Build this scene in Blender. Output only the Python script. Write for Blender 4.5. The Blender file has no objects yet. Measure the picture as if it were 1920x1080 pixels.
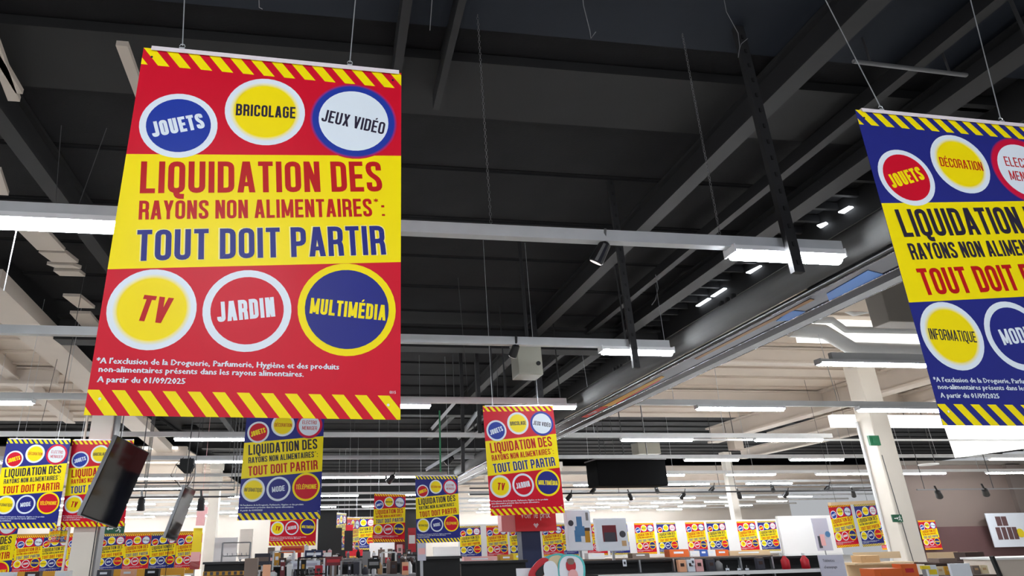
import bpy, math, random
from mathutils import Vector, Matrix, Euler
random.seed(7)
SC = bpy.context.scene
COL = SC.collection
PI = math.pi
# ---------------------------------------------------------------- camera
CX, CY, F = 797.0, 573.0, 1196.0      # principal point and focal length, in pixels of the 1920x1080 frame
ROT = Matrix(((0.9903368, -0.02968312, -0.13546928), (-0.13731439, -0.34677701, -0.92784183), (-0.01943639, 0.9374778, -0.34750195)))
ROT = Matrix((ROT[0], -Vector(ROT[1]), ROT[2])) if (ROT @ Vector((0, 0, -1))).y < 0 else ROT
EYE = Vector((0, 0, 1.8))
cam = bpy.data.objects.new('camera', bpy.data.cameras.new('camera'))
COL.objects.link(cam)
cam.matrix_world = Matrix.Translation(EYE) @ ROT.to_4x4()
cam.data.sensor_width = 36.0
cam.data.lens = F / 1920 * 36
cam.data.shift_x = (960 - CX) / 1920
cam.data.shift_y = (CY - 540) / 1920
cam.data.clip_start = 0.05
cam.data.clip_end = 300
SC.camera = cam
# ---------------------------------------------------------------- world, exposure
SC.view_settings.view_transform = 'Standard'
SC.view_settings.look = 'None'
SC.view_settings.exposure = 0.9
SC.view_settings.gamma = 1.0
SC.view_settings.use_curve_mapping = False
world = bpy.data.worlds.new('store_air')
SC.world = world
world.use_nodes = True
world.node_tree.nodes['Background'].inputs[0].default_value = (0.93, 0.96, 1.0, 1)
world.node_tree.nodes['Background'].inputs[1].default_value = 0.25
TUBE_POWER = 60.0                      # emission of every fluorescent tube in the store

def ray(x, y):
    return ROT @ Vector(((x - CX) / F, (CY - y) / F, -1.0))
def at(x, y, Y):
    r = ray(x, y); return EYE + r * (Y / r.y)
def atz(x, y, z):
    r = ray(x, y); return EYE + r * ((z - EYE.z) / r.z)

# ---------------------------------------------------------------- materials
def lin(c):
    c = c / 255.0
    return c / 12.92 if c <= 0.04045 else ((c + 0.055) / 1.055) ** 2.4
MATS = {}
def mat(name, rgb, rough=0.6, metal=0.0, spec=0.5, bump=0.0, bscale=20.0, vary=0.0, vscale=3.0, emit=0.0, alpha=1.0, trans=0.0):
    if name in MATS: return MATS[name]
    m = bpy.data.materials.new(name); m.use_nodes = True
    nt = m.node_tree; b = nt.nodes['Principled BSDF']
    col = (lin(rgb[0]), lin(rgb[1]), lin(rgb[2]), 1)
    b.inputs['Base Color'].default_value = col
    b.inputs['Roughness'].default_value = rough
    b.inputs['Metallic'].default_value = metal
    b.inputs['Specular IOR Level'].default_value = spec
    if trans: b.inputs['Transmission Weight'].default_value = trans
    if alpha < 1: b.inputs['Alpha'].default_value = alpha
    if emit:
        b.inputs['Emission Color'].default_value = col
        b.inputs['Emission Strength'].default_value = emit
    if vary or bump:
        tc = nt.nodes.new('ShaderNodeTexCoord')
    if vary:
        n = nt.nodes.new('ShaderNodeTexNoise'); n.inputs['Scale'].default_value = vscale; n.inputs['Detail'].default_value = 6
        r = nt.nodes.new('ShaderNodeMixRGB'); r.blend_type = 'MULTIPLY'; r.inputs[0].default_value = 1.0
        cr = nt.nodes.new('ShaderNodeValToRGB')
        cr.color_ramp.elements[0].position = 0.3; cr.color_ramp.elements[1].position = 0.75
        cr.color_ramp.elements[0].color = (1 - vary,) * 3 + (1,); cr.color_ramp.elements[1].color = (1, 1, 1, 1)
        nt.links.new(tc.outputs['Object'], n.inputs['Vector']); nt.links.new(n.outputs['Fac'], cr.inputs[0])
        nt.links.new(cr.outputs[0], r.inputs[2]); r.inputs[1].default_value = col
        nt.links.new(r.outputs[0], b.inputs['Base Color'])
    if bump:
        n2 = nt.nodes.new('ShaderNodeTexNoise'); n2.inputs['Scale'].default_value = bscale; n2.inputs['Detail'].default_value = 3
        bp = nt.nodes.new('ShaderNodeBump'); bp.inputs['Strength'].default_value = bump; bp.inputs['Distance'].default_value = 0.02
        nt.links.new(tc.outputs['Object'], n2.inputs['Vector']); nt.links.new(n2.outputs['Fac'], bp.inputs['Height'])
        nt.links.new(bp.outputs[0], b.inputs['Normal'])
    MATS[name] = m
    return m
def paper(name, rgb): return mat(name, rgb, rough=0.38, spec=0.18, bump=0.3, bscale=2.0)
def soft(name, inner, outer, a, b_):
    """printed disc whose two inks blend into each other near its edge (radial coordinate from the disc's UVs)"""
    m = paper(name, inner); nt = m.node_tree; bs = nt.nodes['Principled BSDF']
    uv = nt.nodes.new('ShaderNodeUVMap'); ln = nt.nodes.new('ShaderNodeVectorMath'); ln.operation = 'LENGTH'
    cr = nt.nodes.new('ShaderNodeValToRGB')
    cr.color_ramp.elements[0].position = a; cr.color_ramp.elements[1].position = b_
    cr.color_ramp.elements[0].color = [lin(c) for c in inner] + [1]; cr.color_ramp.elements[1].color = [lin(c) for c in outer] + [1]
    nt.links.new(uv.outputs[0], ln.inputs[0]); nt.links.new(ln.outputs['Value'], cr.inputs[0]); nt.links.new(cr.outputs[0], bs.inputs['Base Color'])
    return m
RED, NAVY, YEL, WHT = (206, 16, 44), (38, 44, 128), (250, 228, 6), (226, 236, 246)
PM = dict(red=paper('print_red', RED), navy=paper('print_navy', NAVY), yellow=paper('print_yellow', YEL), white=paper('print_white', WHT),
          royal=paper('print_royal_blue', (34, 58, 158)), textred=paper('print_text_red', (188, 20, 26)), dark=paper('print_dark_ink', (44, 38, 58)),
          crimson=paper('print_crimson', (200, 22, 62)), cream=paper('print_pale_outline', (250, 236, 150)),
          soft_yellow=soft('print_soft_yellow', (250, 226, 8), WHT, 0.76, 0.88),
          soft_blue=soft('print_soft_blue', (36, 58, 158), RED, 0.92, 0.995),
          soft_crimson=soft('print_soft_crimson', (206, 20, 60), NAVY, 0.93, 1.0))
PKEYS = list(PM)
M = dict(
    black_deck=mat('black_painted_deck', (41, 41, 43), 0.85, spec=0.2, vary=0.25, vscale=1.2, bump=0.2, bscale=40),
    black_beam=mat('black_painted_beam', (42, 42, 43), 0.7, spec=0.3, vary=0.2, vscale=1.0),
    grey_beam=mat('charcoal_painted_steel', (42, 42, 44), 0.6, spec=0.35, vary=0.2, vscale=1.5),
    blue_black=mat('blue_black_panel', (42, 47, 56), 0.75, spec=0.2, vary=0.2, vscale=0.8),
    cream_deck=mat('cream_painted_deck', (214, 200, 186), 0.7, spec=0.2, vary=0.10, vscale=0.9),
    cream_beam=mat('cream_painted_beam', (212, 200, 188), 0.6, spec=0.3, vary=0.08, vscale=0.9),
    rail=mat('galvanised_rail', (206, 209, 212), 0.45, spec=0.5, vary=0.12, vscale=4),
    rail_white=mat('white_rail', (225, 226, 226), 0.45, vary=0.06, vscale=3),
    housing=mat('white_lamp_housing', (232, 233, 235), 0.4),
    tube=mat('lit_fluorescent_tube', (246, 250, 255), 0.5, emit=TUBE_POWER),
    wire=mat('steel_wire', (205, 208, 212), 0.35, metal=0.6),
    chain=mat('dull_chain_steel', (118, 118, 120), .6, metal=.3),
    wire_dark=mat('dark_wire', (70, 70, 72), 0.6),
    clear=mat('clear_plastic_profile', (236, 226, 232), 0.15, spec=0.8),
    duct=mat('dull_grey_duct', (84, 84, 84), 0.85, spec=0.2, vary=0.15, vscale=2),
    chrome=mat('polished_chrome', (190, 192, 198), 0.12, metal=1.0),
    mirror=mat('mirror_fascia', (120, 122, 130), 0.10, metal=0.9, bump=0.35, bscale=1.3),
    black=mat('black_plastic', (22, 22, 24), 0.35, vary=0.1),
    matte_black=mat('matte_black_board', (15, 16, 18), 0.7, vary=0.15),
    screen=mat('black_glass_screen', (12, 12, 15), 0.06, spec=1.0, bump=0.05, bscale=1.5),
    alu=mat('brushed_aluminium', (176, 178, 182), 0.35, metal=0.8),
    column=mat('column_paint', (232, 224, 212), 0.55, vary=0.06, vscale=1.5),
    white_board=mat('white_board', (238, 238, 238), 0.5, vary=0.04, vscale=1),
    wall_grey=mat('mauve_grey_wall', (138, 122, 114), 0.7, vary=0.08, vscale=0.4),
    wall_brown=mat('mauve_brown_wall', (104, 74, 74), 0.7, vary=0.1, vscale=0.5),
    cream_wall=mat('cream_wall', (214, 206, 196), 0.7, vary=0.08, vscale=0.4),
    navy_panel=mat('navy_panel', (30, 42, 78), 0.5),
    red_panel=mat('red_panel', (206, 34, 44), 0.4),
    pink_panel=mat('pale_red_side', (214, 120, 120), 0.4),
    green=mat('exit_green', (10, 84, 56), 0.4),
    orange=mat('orange_card', (224, 104, 40), 0.5), yellow=mat('yellow_card', (240, 214, 30), 0.5), mustard=mat('mustard_band', (206, 150, 30), 0.5, vary=0.2, vscale=2),
    tan=mat('tan_cardboard', (206, 168, 122), 0.7, vary=0.1), brown=mat('dark_brown_crate', (64, 44, 38), 0.6, vary=0.1), taupe=mat('taupe_carton', (128, 112, 102), 0.7),
    peach=mat('peach_carton', (240, 178, 140), 0.6), pale=mat('pale_paper', (232, 238, 246), 0.5), lilac=mat('lilac_grey_paper', (196, 196, 212), 0.5),
    teal=mat('teal_card', (90, 196, 196), 0.5), blue=mat('blue_card', (52, 92, 176), 0.5), steelblue=mat('steel_blue_print', (76, 128, 176), 0.5),
    grey=mat('mid_grey', (130, 130, 132), 0.5), darkred=mat('dark_red', (110, 24, 34), 0.5), cherry=mat('cherry_red', (190, 30, 44), 0.4), pink=mat('pink_card', (238, 180, 180), 0.5),
    ink=mat('ink', (60, 60, 70), 0.6), white=mat('white_gloss', (240, 240, 240), 0.4), flr=mat('floor_tile', (214, 210, 202), 0.35, vary=0.06, vscale=0.6),
    ac=mat('beige_metal_box', (150, 148, 136), 0.5, vary=0.06), boxgrey=mat('taupe_unit', (140, 132, 124), 0.6, vary=0.05), skylight=mat('frosted_skylight', (240, 247, 255), 0.5, emit=3.0),
    rust=mat('dusty_pink_panel', (150, 112, 100), 0.7, vary=0.1), bluereflect=mat('blue_reflection', (88, 140, 214), 0.2), wood=mat('light_wood', (216, 188, 150), 0.6, vary=0.08),
    lamp_face=mat('spot_lamp_face', (240, 225, 222), 0.4, emit=0.5), cable_green=mat('green_cable', (40, 120, 80), 0.5), cell=mat('cream_cell', (222, 206, 168), 0.6),
)

# ---------------------------------------------------------------- mesh building
class MB:
    def __init__(s): s.v = []; s.f = []; s.m = []; s.uv = []
    def poly(s, pts, mi=0, uv=None):
        n = len(s.v); s.v += [tuple(p) for p in pts]; s.f.append(tuple(range(n, n + len(pts)))); s.m.append(mi); s.uv.append(uv)
        return s
    def hexa(s, c, mi=0):
        n = len(s.v); s.v += [tuple(p) for p in c]
        for q in ((0, 3, 2, 1), (4, 5, 6, 7), (0, 1, 5, 4), (1, 2, 6, 5), (2, 3, 7, 6), (3, 0, 4, 7)):
            s.f.append(tuple(n + i for i in q)); s.m.append(mi); s.uv.append(None)
        return s
    def box(s, x0, x1, y0, y1, z0, z1, mi=0):
        return s.hexa([(x0, y0, z0), (x1, y0, z0), (x1, y1, z0), (x0, y1, z0), (x0, y0, z1), (x1, y0, z1), (x1, y1, z1), (x0, y1, z1)], mi)
    def bar(s, p, q, w, h, mi=0, up=(0, 0, 1)):
        p = Vector(p); q = Vector(q); d = (q - p).normalized(); u = Vector(up)
        a = d.cross(u)
        if a.length < 1e-4: a = Vector((1, 0, 0))
        a.normalize(); u = a.cross(d).normalized(); a = a * w / 2; u = u * h / 2
        return s.hexa([p - a - u, p + a - u, q + a - u, q - a - u, p - a + u, p + a + u, q + a + u, q - a + u], mi)
    def tube(s, pts, r, n=8, mi=0, caps=True):
        pts = [Vector(p) for p in pts]; rings = []
        for i, p in enumerate(pts):
            d = (pts[min(i + 1, len(pts) - 1)] - pts[max(i - 1, 0)]).normalized()
            a = d.cross(Vector((0, 0, 1)) if abs(d.z) < 0.9 else Vector((1, 0, 0))).normalized(); b = d.cross(a)
            rr = r[i] if isinstance(r, (list, tuple)) else r
            k = len(s.v); rings.append(k)
            for j in range(n):
                t = 2 * PI * j / n; s.v.append(tuple(p + a * rr * math.cos(t) + b * rr * math.sin(t)))
        for i in range(len(pts) - 1):
            for j in range(n):
                s.f.append((rings[i] + j, rings[i] + (j + 1) % n, rings[i + 1] + (j + 1) % n, rings[i + 1] + j)); s.m.append(mi); s.uv.append(None)
        if caps:
            for k in (rings[0], rings[-1]):
                s.f.append(tuple(range(k, k + n))); s.m.append(mi); s.uv.append(None)
        return s
    def lathe(s, prof, n=12, mi=0, at_=(0, 0, 0)):
        return s.tube([(at_[0], at_[1], at_[2] + z) for r, z in prof], [r for r, z in prof], n, mi)
    def build(s, name, mats, parent=None, loc=None, smooth=False, bevel=0):
        if not isinstance(mats, (list, tuple)): mats = [mats]
        me = bpy.data.meshes.new(name); me.from_pydata(s.v, [], s.f)
        for m_ in mats: me.materials.append(m_)
        me.polygons.foreach_set('material_index', s.m)
        if smooth: me.polygons.foreach_set('use_smooth', [True] * len(s.f))
        if any(u is not None for u in s.uv):
            ul = me.uv_layers.new(name='UVMap'); i = 0
            for f, u in zip(s.f, s.uv):
                for k in range(len(f)):
                    ul.data[i].uv = u[k] if u else (0, 0); i += 1
        me.update()
        o = bpy.data.objects.new(name, me); COL.objects.link(o)
        if parent: o.parent = parent
        if loc is not None: o.location = loc
        if bevel:
            b = o.modifiers.new('bevel', 'BEVEL'); b.width = bevel; b.segments = 2; b.limit_method = 'ANGLE'
        return o
def tag(o, label=None, cat=None, group=None, kind=None):
    if label: o['label'] = label
    if cat: o['category'] = cat
    if group: o['group'] = group
    if kind: o['kind'] = kind
    return o
def thing(name, label, cat, loc=(0, 0, 0), group=None, rot=None, kind=None):
    o = bpy.data.objects.new(name, None); COL.objects.link(o); o.empty_display_size = 0.1
    o.location = loc
    if rot: o.rotation_mode = 'YXZ'; o.rotation_euler = rot
    return tag(o, label, cat, group, kind)
def linkcopy(o, parent):
    c = o.copy(); COL.objects.link(c); c.parent = parent; return c

# ---------------------------------------------------------------- condensed capitals drawn as strokes
def fillet(pts, r, closed, flags=None, seg=4):
    out = []; n = len(pts)
    for i in range(n):
        p = Vector(pts[i][:2] + (0,)); rr = pts[i][2] if len(pts[i]) > 2 else r
        if (not closed and i in (0, n - 1)) or rr == 0: out.append(p); continue
        a = Vector(pts[i - 1][:2] + (0,)); b = Vector(pts[(i + 1) % n][:2] + (0,))
        u = (a - p); v = (b - p); lu, lv = u.length, v.length; u.normalize(); v.normalize()
        d = min(rr, lu * 0.5, lv * 0.5)
        p0 = p + u * d; p1 = p + v * d
        for k in range(seg + 1):
            t = k / seg; out.append(p0 * (1 - t) ** 2 + p * 2 * t * (1 - t) + p1 * t * t)
    return out
def strip(pts, s, closed):
    n = len(pts); L = []; Rr = []
    for i in range(n):
        if closed: a, b = pts[i - 1], pts[(i + 1) % n]
        else: a, b = pts[max(i - 1, 0)], pts[min(i + 1, n - 1)]
        d0 = (pts[i] - a); d1 = (b - pts[i])
        if d0.length < 1e-6: d0 = d1
        if d1.length < 1e-6: d1 = d0
        d0.normalize(); d1.normalize(); t = (d0 + d1)
        t.normalize(); nrm = Vector((-t.y, t.x, 0)); c = max(0.5, nrm.dot(Vector((-d0.y, d0.x, 0))))
        L.append(pts[i] + nrm * s / 2 / c); Rr.append(pts[i] - nrm * s / 2 / c)
    q = []
    for i in range(n if closed else n - 1):
        j = (i + 1) % n; q.append([L[i], Rr[i], Rr[j], L[j]])
    return q
def glyph(ch, s):
    W = 0.44; l = s / 2; T = 1 - l; B = l; r = 0.16; R = W - l; out = []
    st = lambda pts, closed=False, rr=r: out.extend(strip(fillet(pts, rr, closed), s, closed))
    box = lambda x0, x1, y0, y1: out.append([Vector((x0, y0, 0)), Vector((x1, y0, 0)), Vector((x1, y1, 0)), Vector((x0, y1, 0))])
    def dg(x0, y0, x1, y1, w=None):
        w = (w or s * 1.04) / 2; out.append([Vector((x0 - w, y0, 0)), Vector((x0 + w, y0, 0)), Vector((x1 + w, y1, 0)), Vector((x1 - w, y1, 0))])
    acc = None
    if ch in 'ÉÈ': acc = ch; ch = 'E'
    if ch == 'O' or ch == '0': st([(l, B), (R, B), (R, T), (l, T)], True)
    elif ch == 'Q': st([(l, B), (R, B), (R, T), (l, T)], True); st([(W * .5, B + .06), (W * .52, -0.10), (W * .95, -0.11)], rr=.1)
    elif ch == 'D': st([(l, B, 0), (R, B), (R, T), (l, T, 0)], True)
    elif ch == 'U': st([(l, 1), (l, B), (R, B), (R, 1)])
    elif ch == 'J': W = .36; R = W - l; st([(R, 1), (R, B), (l * .6, B), (l * .6, .26)], rr=.14)
    elif ch == 'C': st([(R, .66), (R, T), (l, T), (l, B), (R, B), (R, .34)])
    elif ch == 'G': st([(R, .68), (R, T), (l, T), (l, B), (R, B), (R, .5, 0), (W * .52, .5)])
    elif ch == 'S': st([(R, .70), (R, T), (l, T), (l, .62), (R, .38), (R, B), (l, B), (l, .30)], rr=.14)
    elif ch == 'L': W = .38; box(0, s, 0, 1); box(s, W, 0, s * .95)
    elif ch == 'I': W = s; box(0, s, 0, 1)
    elif ch == 'T': W = .40; box(0, W, 1 - s * .95, 1); box(W / 2 - l, W / 2 + l, 0, 1)
    elif ch == 'E': W = .39; box(0, s, 0, 1); [box(s, W, y, y + s * .95) for y in (0, 1 - s * .95)]; box(s, W * .93, .5 - s * .47, .5 + s * .47)
    elif ch == 'F': W = .38; box(0, s, 0, 1); box(s, W, 1 - s * .95, 1); box(s, W * .93, .44, .44 + s * .95)
    elif ch == 'H': box(0, s, 0, 1); box(W - s, W, 0, 1); box(s, W - s, .5 - l, .5 + l)
    elif ch == 'A': W = .47; dg(l, 0, W / 2 - .02, 1); dg(W - l, 0, W / 2 + .02, 1); box(W * .25, W * .75, .2, .2 + s * .85)
    elif ch == 'V': W = .46; dg(W / 2, 0, l, 1); dg(W / 2, 0, W - l, 1)
    elif ch == 'N': box(0, s, 0, 1); box(W - s, W, 0, 1); dg(W - l * 1.1, 0, l * 1.1, 1)
    elif ch == 'M': W = .56; box(0, s, 0, 1); box(W - s, W, 0, 1); dg(W / 2, 0.1, l, 1, s * .8); dg(W / 2, 0.1, W - l, 1, s * .8)
    elif ch == 'X': dg(l, 0, W - l, 1); dg(W - l, 0, l, 1)
    elif ch == 'Y': box(W / 2 - l, W / 2 + l, 0, .46); dg(W / 2, .42, l, 1); dg(W / 2, .42, W - l, 1)
    elif ch == 'P': st([(l, 0), (l, T, 0), (R, T), (R, .44), (l, .44)])
    elif ch == 'R': st([(l, 0), (l, T, 0), (R, T), (R, .47), (l, .47)]); st([(R - .04, .47), (R, .36), (R + .01, 0)], rr=.1)
    elif ch == 'B': st([(l, B, 0), (R, B), (R, .5), (l, .5, 0)], True); st([(l, .5, 0), (R * .97, .5), (R * .97, T), (l, T, 0)], True)
    elif ch == ':': W = s; box(0, s, 0.02, s); box(0, s, .5, .5 + s)
    elif ch == '*': W = .22; [out.extend(strip([Vector((.11 - .1 * math.cos(a), .9 - .1 * math.sin(a), 0)), Vector((.11 + .1 * math.cos(a), .9 + .1 * math.sin(a), 0))], .04, False)) for a in (PI / 2, PI / 6, -PI / 6)]
    elif ch == ' ': W = .14
    if acc: dx = .07 if acc == 'É' else -.07; out.append([Vector((W / 2 - .06, 1.07, 0)), Vector((W / 2 + .06, 1.07, 0)), Vector((W / 2 + .06 + dx, 1.22, 0)), Vector((W / 2 - .04 + dx, 1.22, 0))])
    return out, W
def stroke_text(txt, p0, p1, cap, s=0.155, gap=0.085, shear=0.0):
    """polygons in sheet coordinates (u right, v down) for capitals whose baseline runs p0 -> p1"""
    gl = []; x = 0
    for ch in txt:
        g, W = glyph(ch, s); gl.append((g, x)); x += W + gap
    x -= gap
    d = Vector((p1[0] - p0[0], p1[1] - p0[1], 0)); k = d.length / x; d.normalize(); up = Vector((d.y, -d.x, 0))
    res = []
    for g, x0 in gl:
        for q in g:
            res.append([Vector((p0[0], p0[1], 0)) + d * ((x0 + v.x + shear * v.y) * k) + up * (v.y * cap) for v in q])
    return res
def font_polys(txt, size, bold=0.0, res=2):
    c = bpy.data.curves.new('tmp', 'FONT'); c.body = txt; c.size = size; c.offset = bold; c.resolution_u = res
    o = bpy.data.objects.new('tmp', c); COL.objects.link(o)
    me = o.to_mesh(); me.calc_loop_triangles()
    out = [[me.vertices[i].co.copy() for i in t.vertices] for t in me.loop_triangles]
    o.to_mesh_clear(); bpy.data.objects.remove(o); bpy.data.curves.remove(c)
    return out
def clip_poly(pts, axis, lim, keep_less):
    out = []
    for i in range(len(pts)):
        a, b = pts[i], pts[(i + 1) % len(pts)]
        ia = (a[axis] <= lim) if keep_less else (a[axis] >= lim); ib = (b[axis] <= lim) if keep_less else (b[axis] >= lim)
        if ia: out.append(a)
        if ia != ib:
            t = (lim - a[axis]) / (b[axis] - a[axis]); out.append(tuple(a[k] + (b[k] - a[k]) * t for k in (0, 1)))
    return out

# ---------------------------------------------------------------- the sale poster sheet (two designs)
PW = 1.189; PV = 2 ** 0.5
SMALL = ["*A l'exclusion de la Droguerie, Parfumerie, Hygiène et des produits", "non-alimentaires présents dans les rayons alimentaires.", "A partir du 01/09/2025"]
def make_sheet(kind):
    b = MB(); X = lambda u: (u - 0.5) * PW
    P = lambda u, v, lay: (X(u), -0.0012 - 0.0004 * lay, -v * PW)
    K = PKEYS.index
    base = 'red' if kind == 'red' else 'navy'
    b.box(-PW / 2, PW / 2, -0.001, 0.001, -PV * PW, 0, K(base))
    cnt = [0]
    def poly(pts, key, lay, uv=None):
        cnt[0] += 1; lay = lay + .07 * (cnt[0] % 7) if lay >= 3 else lay
        # pts wound clockwise in (u right, v down) look towards -Y
        q = [P(p[0], p[1], lay) for p in pts]
        n = (Vector(q[1]) - Vector(q[0])).cross(Vector(q[2]) - Vector(q[0]))
        if n.y > 0: q.reverse(); uv = list(reversed(uv)) if uv else None
        b.poly(q, K(key), uv)
    def disc(c, r, key, lay, n=40):
        pts = [(c[0] + r * math.cos(2 * PI * i / n), c[1] + r * math.sin(2 * PI * i / n)) for i in range(n)]
        poly(pts, key, lay, [(math.cos(2 * PI * i / n), math.sin(2 * PI * i / n)) for i in range(n)])
    def text(t, p0, p1, cap, key, lay=4, s=.155, gap=.085, shear=0):
        for q in stroke_text(t, p0, p1, cap, s, gap, shear): poly(q, key, lay)
    for v0, v1, sh, pitch, wd in ((0, .077, .062, .0790, .042), (1.333, PV, .066, .0773, .040)):
        for k in range(-1, 14):
            u = k * pitch + (.0 if v0 == 0 else -.006)
            pts = [(u, v0), (u + wd, v0), (u + wd + sh, v1), (u + sh, v1)]
            pts = clip_poly(clip_poly(pts, 0, 0.0, False), 0, 1.0, True)
            if len(pts) > 2: poly(pts, 'yellow', 1)
    poly([(0, .472), (1, .390), (1, .838), (0, .921)], 'yellow', 1)
    a = kind == 'red'
    hd = 'textred' if a else 'dark'; ft = 'royal' if a else 'textred'
    text('LIQUIDATION DES', (.066, .627), (.930, .552), .129, hd)
    text('RAYONS NON ALIMENTAIRES', (.075, .730), (.893, .660), .074, hd)
    text('*:', (.900, .6595), (.940, .656), .074, hd, s=.12)
    if a: text('TOUT DOIT PARTIR', (.0835, .8885), (.9485, .8135), .122, 'cream', 3, s=.19, gap=.05)
    text('TOUT DOIT PARTIR', (.087, .8865), (.945, .812), .117, 'navy' if a else 'textred')
    # round badges
    disc((.166, .334), .139, 'white', 2); disc((.166, .334), .115, 'royal' if a else 'red', 3)
    text('JOUETS', (.085, .394), (.262, .336), .066, 'white' if a else 'yellow', s=.20)
    disc((.474, .241), .150, 'soft_yellow', 2)
    if a: text('BRICOLAGE', (.366, .270), (.588, .262), .052, 'dark', s=.16)
    else: text('DÉCORATION', (.366, .262), (.588, .270), .047, 'textred', s=.12)
    disc((.813, .248), .172, 'soft_blue' if a else 'soft_crimson', 2); disc((.813, .248), .136, 'white', 3)
    if a: text('JEUX VIDÉO', (.688, .263), (.930, .301), .056, 'dark', s=.15)
    else:
        text('ELECTRO', (.722, .232), (.905, .238), .050, 'textred', s=.12); text('MENAGER', (.722, .305), (.912, .312), .050, 'textred', s=.12)
    disc((.160, 1.056), .143, 'soft_yellow', 2)
    if a: text('TV', (.112, 1.098), (.208, 1.106), .092, 'textred', s=.17, shear=.10)
    else: text('INFORMATIQUE', (.052, 1.074), (.268, 1.082), .046, 'dark', s=.12)
    disc((.470, 1.047), .148, 'white', 2); disc((.470, 1.047), .122, 'red' if a else 'navy', 3)
    if a: text('JARDIN', (.378, 1.094), (.565, 1.066), .072, 'white', s=.19)
    else: text('MODE', (.395, 1.090), (.550, 1.070), .066, 'white', s=.16)
    disc((.810, 1.027), .172, 'yellow', 2); disc((.810, 1.027), .147, 'navy' if a else 'red', 3)
    if a: text('MULTIMÉDIA', (.680, 1.050), (.945, 1.066), .058, 'yellow', s=.18)
    else: text('TÉLÉPHONIE', (.685, 1.056), (.940, 1.052), .056, 'yellow', s=.14)
    # small print
    for t, (u, v, u1) in zip(SMALL, ((.012, 1.247, .789), (.022, 1.275, .672), (.024, 1.3085, .294))):
        tr = font_polys(t, .03, res=1); tr = [[p + Vector((dx, 0, 0)) for p in q] for dx in (-.0011, 0, .0011) for q in tr]; mx = max(p.x for q in tr for p in q); k = (u1 - u) / mx
        for q in tr: poly([(u + p.x * k, v - p.y * 0.93) for p in q], 'white', 4)
    tr = font_polys('0015', .014)
    for q in tr: poly([(.962 + p.x * .8, 1.326 - p.y) for p in q], 'white', 4)
    for u, v, key in ((.035, .040, 'dark'), (.965, .040, 'dark'), (.040, 1.362, 'white'), (.958, 1.365, 'white')): disc((u, v), .0048, key, 4, 10)
    o = b.build('sheet', [PM[k] for k in PKEYS])
    return o
SHEET = {k: make_sheet(k) for k in ('red', 'blue')}
for o in SHEET.values(): COL.objects.unlink(o)
pb = MB(); pb.box(-PW * .47, PW * .49, -.008, .008, -.006, .010); pb.box(-PW * .47, PW * .49, -.010, -.008, -.014, .0)
PROFILE = pb.build('hanging_profile', M['clear']); COL.objects.unlink(PROFILE)
hb = MB(); hb.tube([(.012 * math.sin(t), 0, .030 - .012 * math.cos(t)) for t in [i * PI / 4 for i in range(7)]], .0022, 6); hb.box(-.012, .012, -.006, .006, .004, .020)
HOOK = hb.build('hook', M['wire']); COL.objects.unlink(HOOK)
HOOKX = (-PW * .36, PW * .29)
def poster(kind, label, pos, rot=(0, 0, 0), hung=True, w=PW, group='sale posters hanging from the ceiling', top=None, wire_to=None):
    """rot = (pitch, roll, yaw) in degrees"""
    t = thing('sale_poster', label, 'poster', pos, group, rot=tuple(math.radians(a) for a in rot))
    s = linkcopy(SHEET[kind], t); k = w / PW; s.scale = (k, k, k)
    if hung:
        linkcopy(PROFILE, t)
        mw = Matrix.Translation(Vector(pos)) @ Euler(t.rotation_euler, 'YXZ').to_matrix().to_4x4()
        inv = mw.inverted()
        for i, hx in enumerate(HOOKX):
            h = linkcopy(HOOK, t); h.location = (hx, 0, 0)
            if wire_to: end = inv @ Vector(wire_to[i])
            else: end = inv @ (mw @ Vector((hx, 0, .03)) + Vector((0, 0, roof_z(pos[0], pos[1]) - pos[2])))
            MB().tube([(hx, 0, .035), end], .0028 if pos[1] < 4 else .004, 5).build('hanging_wire', M['wire'], t)
    return t

# ================================================================ SETTING
def struct(name, mb, m, parent=None): return tag(mb.build(name, m, parent), kind='structure')
struct('floor', MB().box(-40, 46, -12, 64, -.1, 0), M['flr'])
CZ = 6.8
def empty_struct(name):
    o = bpy.data.objects.new(name, None); COL.objects.link(o); o['kind'] = 'structure'; return o
ceil_ = empty_struct('ceiling')
def deck(x0, x1, y0, y1, z, m, pitch=1.0, lap=.05):
    n = max(1, round((y1 - y0) / pitch)); p = (y1 - y0) / n
    mb = MB(); mb.box(x0, x1, .015, p - .015, .0, .06); mb.box(x0, x1, .06, .14, -lap, .0)
    first = None
    for i in range(n):
        if first is None: first = o = mb.build('deck_panel', m, ceil_)
        else: o = linkcopy(first, ceil_)
        o.location = (0, y0 + i * p, z + (.006 if i % 2 else 0))
    MB().box(x0, x1, y0, y1, z + .08, z + .12).build('deck_backing', M['black_deck'], ceil_)
deck(-6.0, 8.0, -10, 6.2, CZ, M['black_deck'], 1.9, .02)
deck(-6.0, 8.0, 6.2, 30, CZ, M['black_deck'], 1.5, .03)
deck(-6.8, 10.5, 30, 62, CZ, M['black_deck'], 2.0)
deck(-40, -6.0, -10, 11.6, CZ, M['black_deck'], 1.5)
deck(-40, -6.9, 11.6, 25.5, 6.3, M['cream_deck'], 1.1)
deck(-40, -7.2, 25.5, 32.5, CZ, M['black_deck'], 1.2)
deck(-40, -7.2, 32.5, 62, 6.3, M['cream_deck'], 1.6)
deck(8.6, 46, 10.8, 24.5, 6.4, M['cream_deck'], 1.15)
deck(8.6, 46, -10, 10.8, CZ, M['black_deck'], 1.5)
deck(8.6, 46, 24.5, 42, CZ, M['black_deck'], 1.5)
deck(10.5, 46, 42, 62, 6.3, M['cream_deck'], 1.6)

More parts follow.
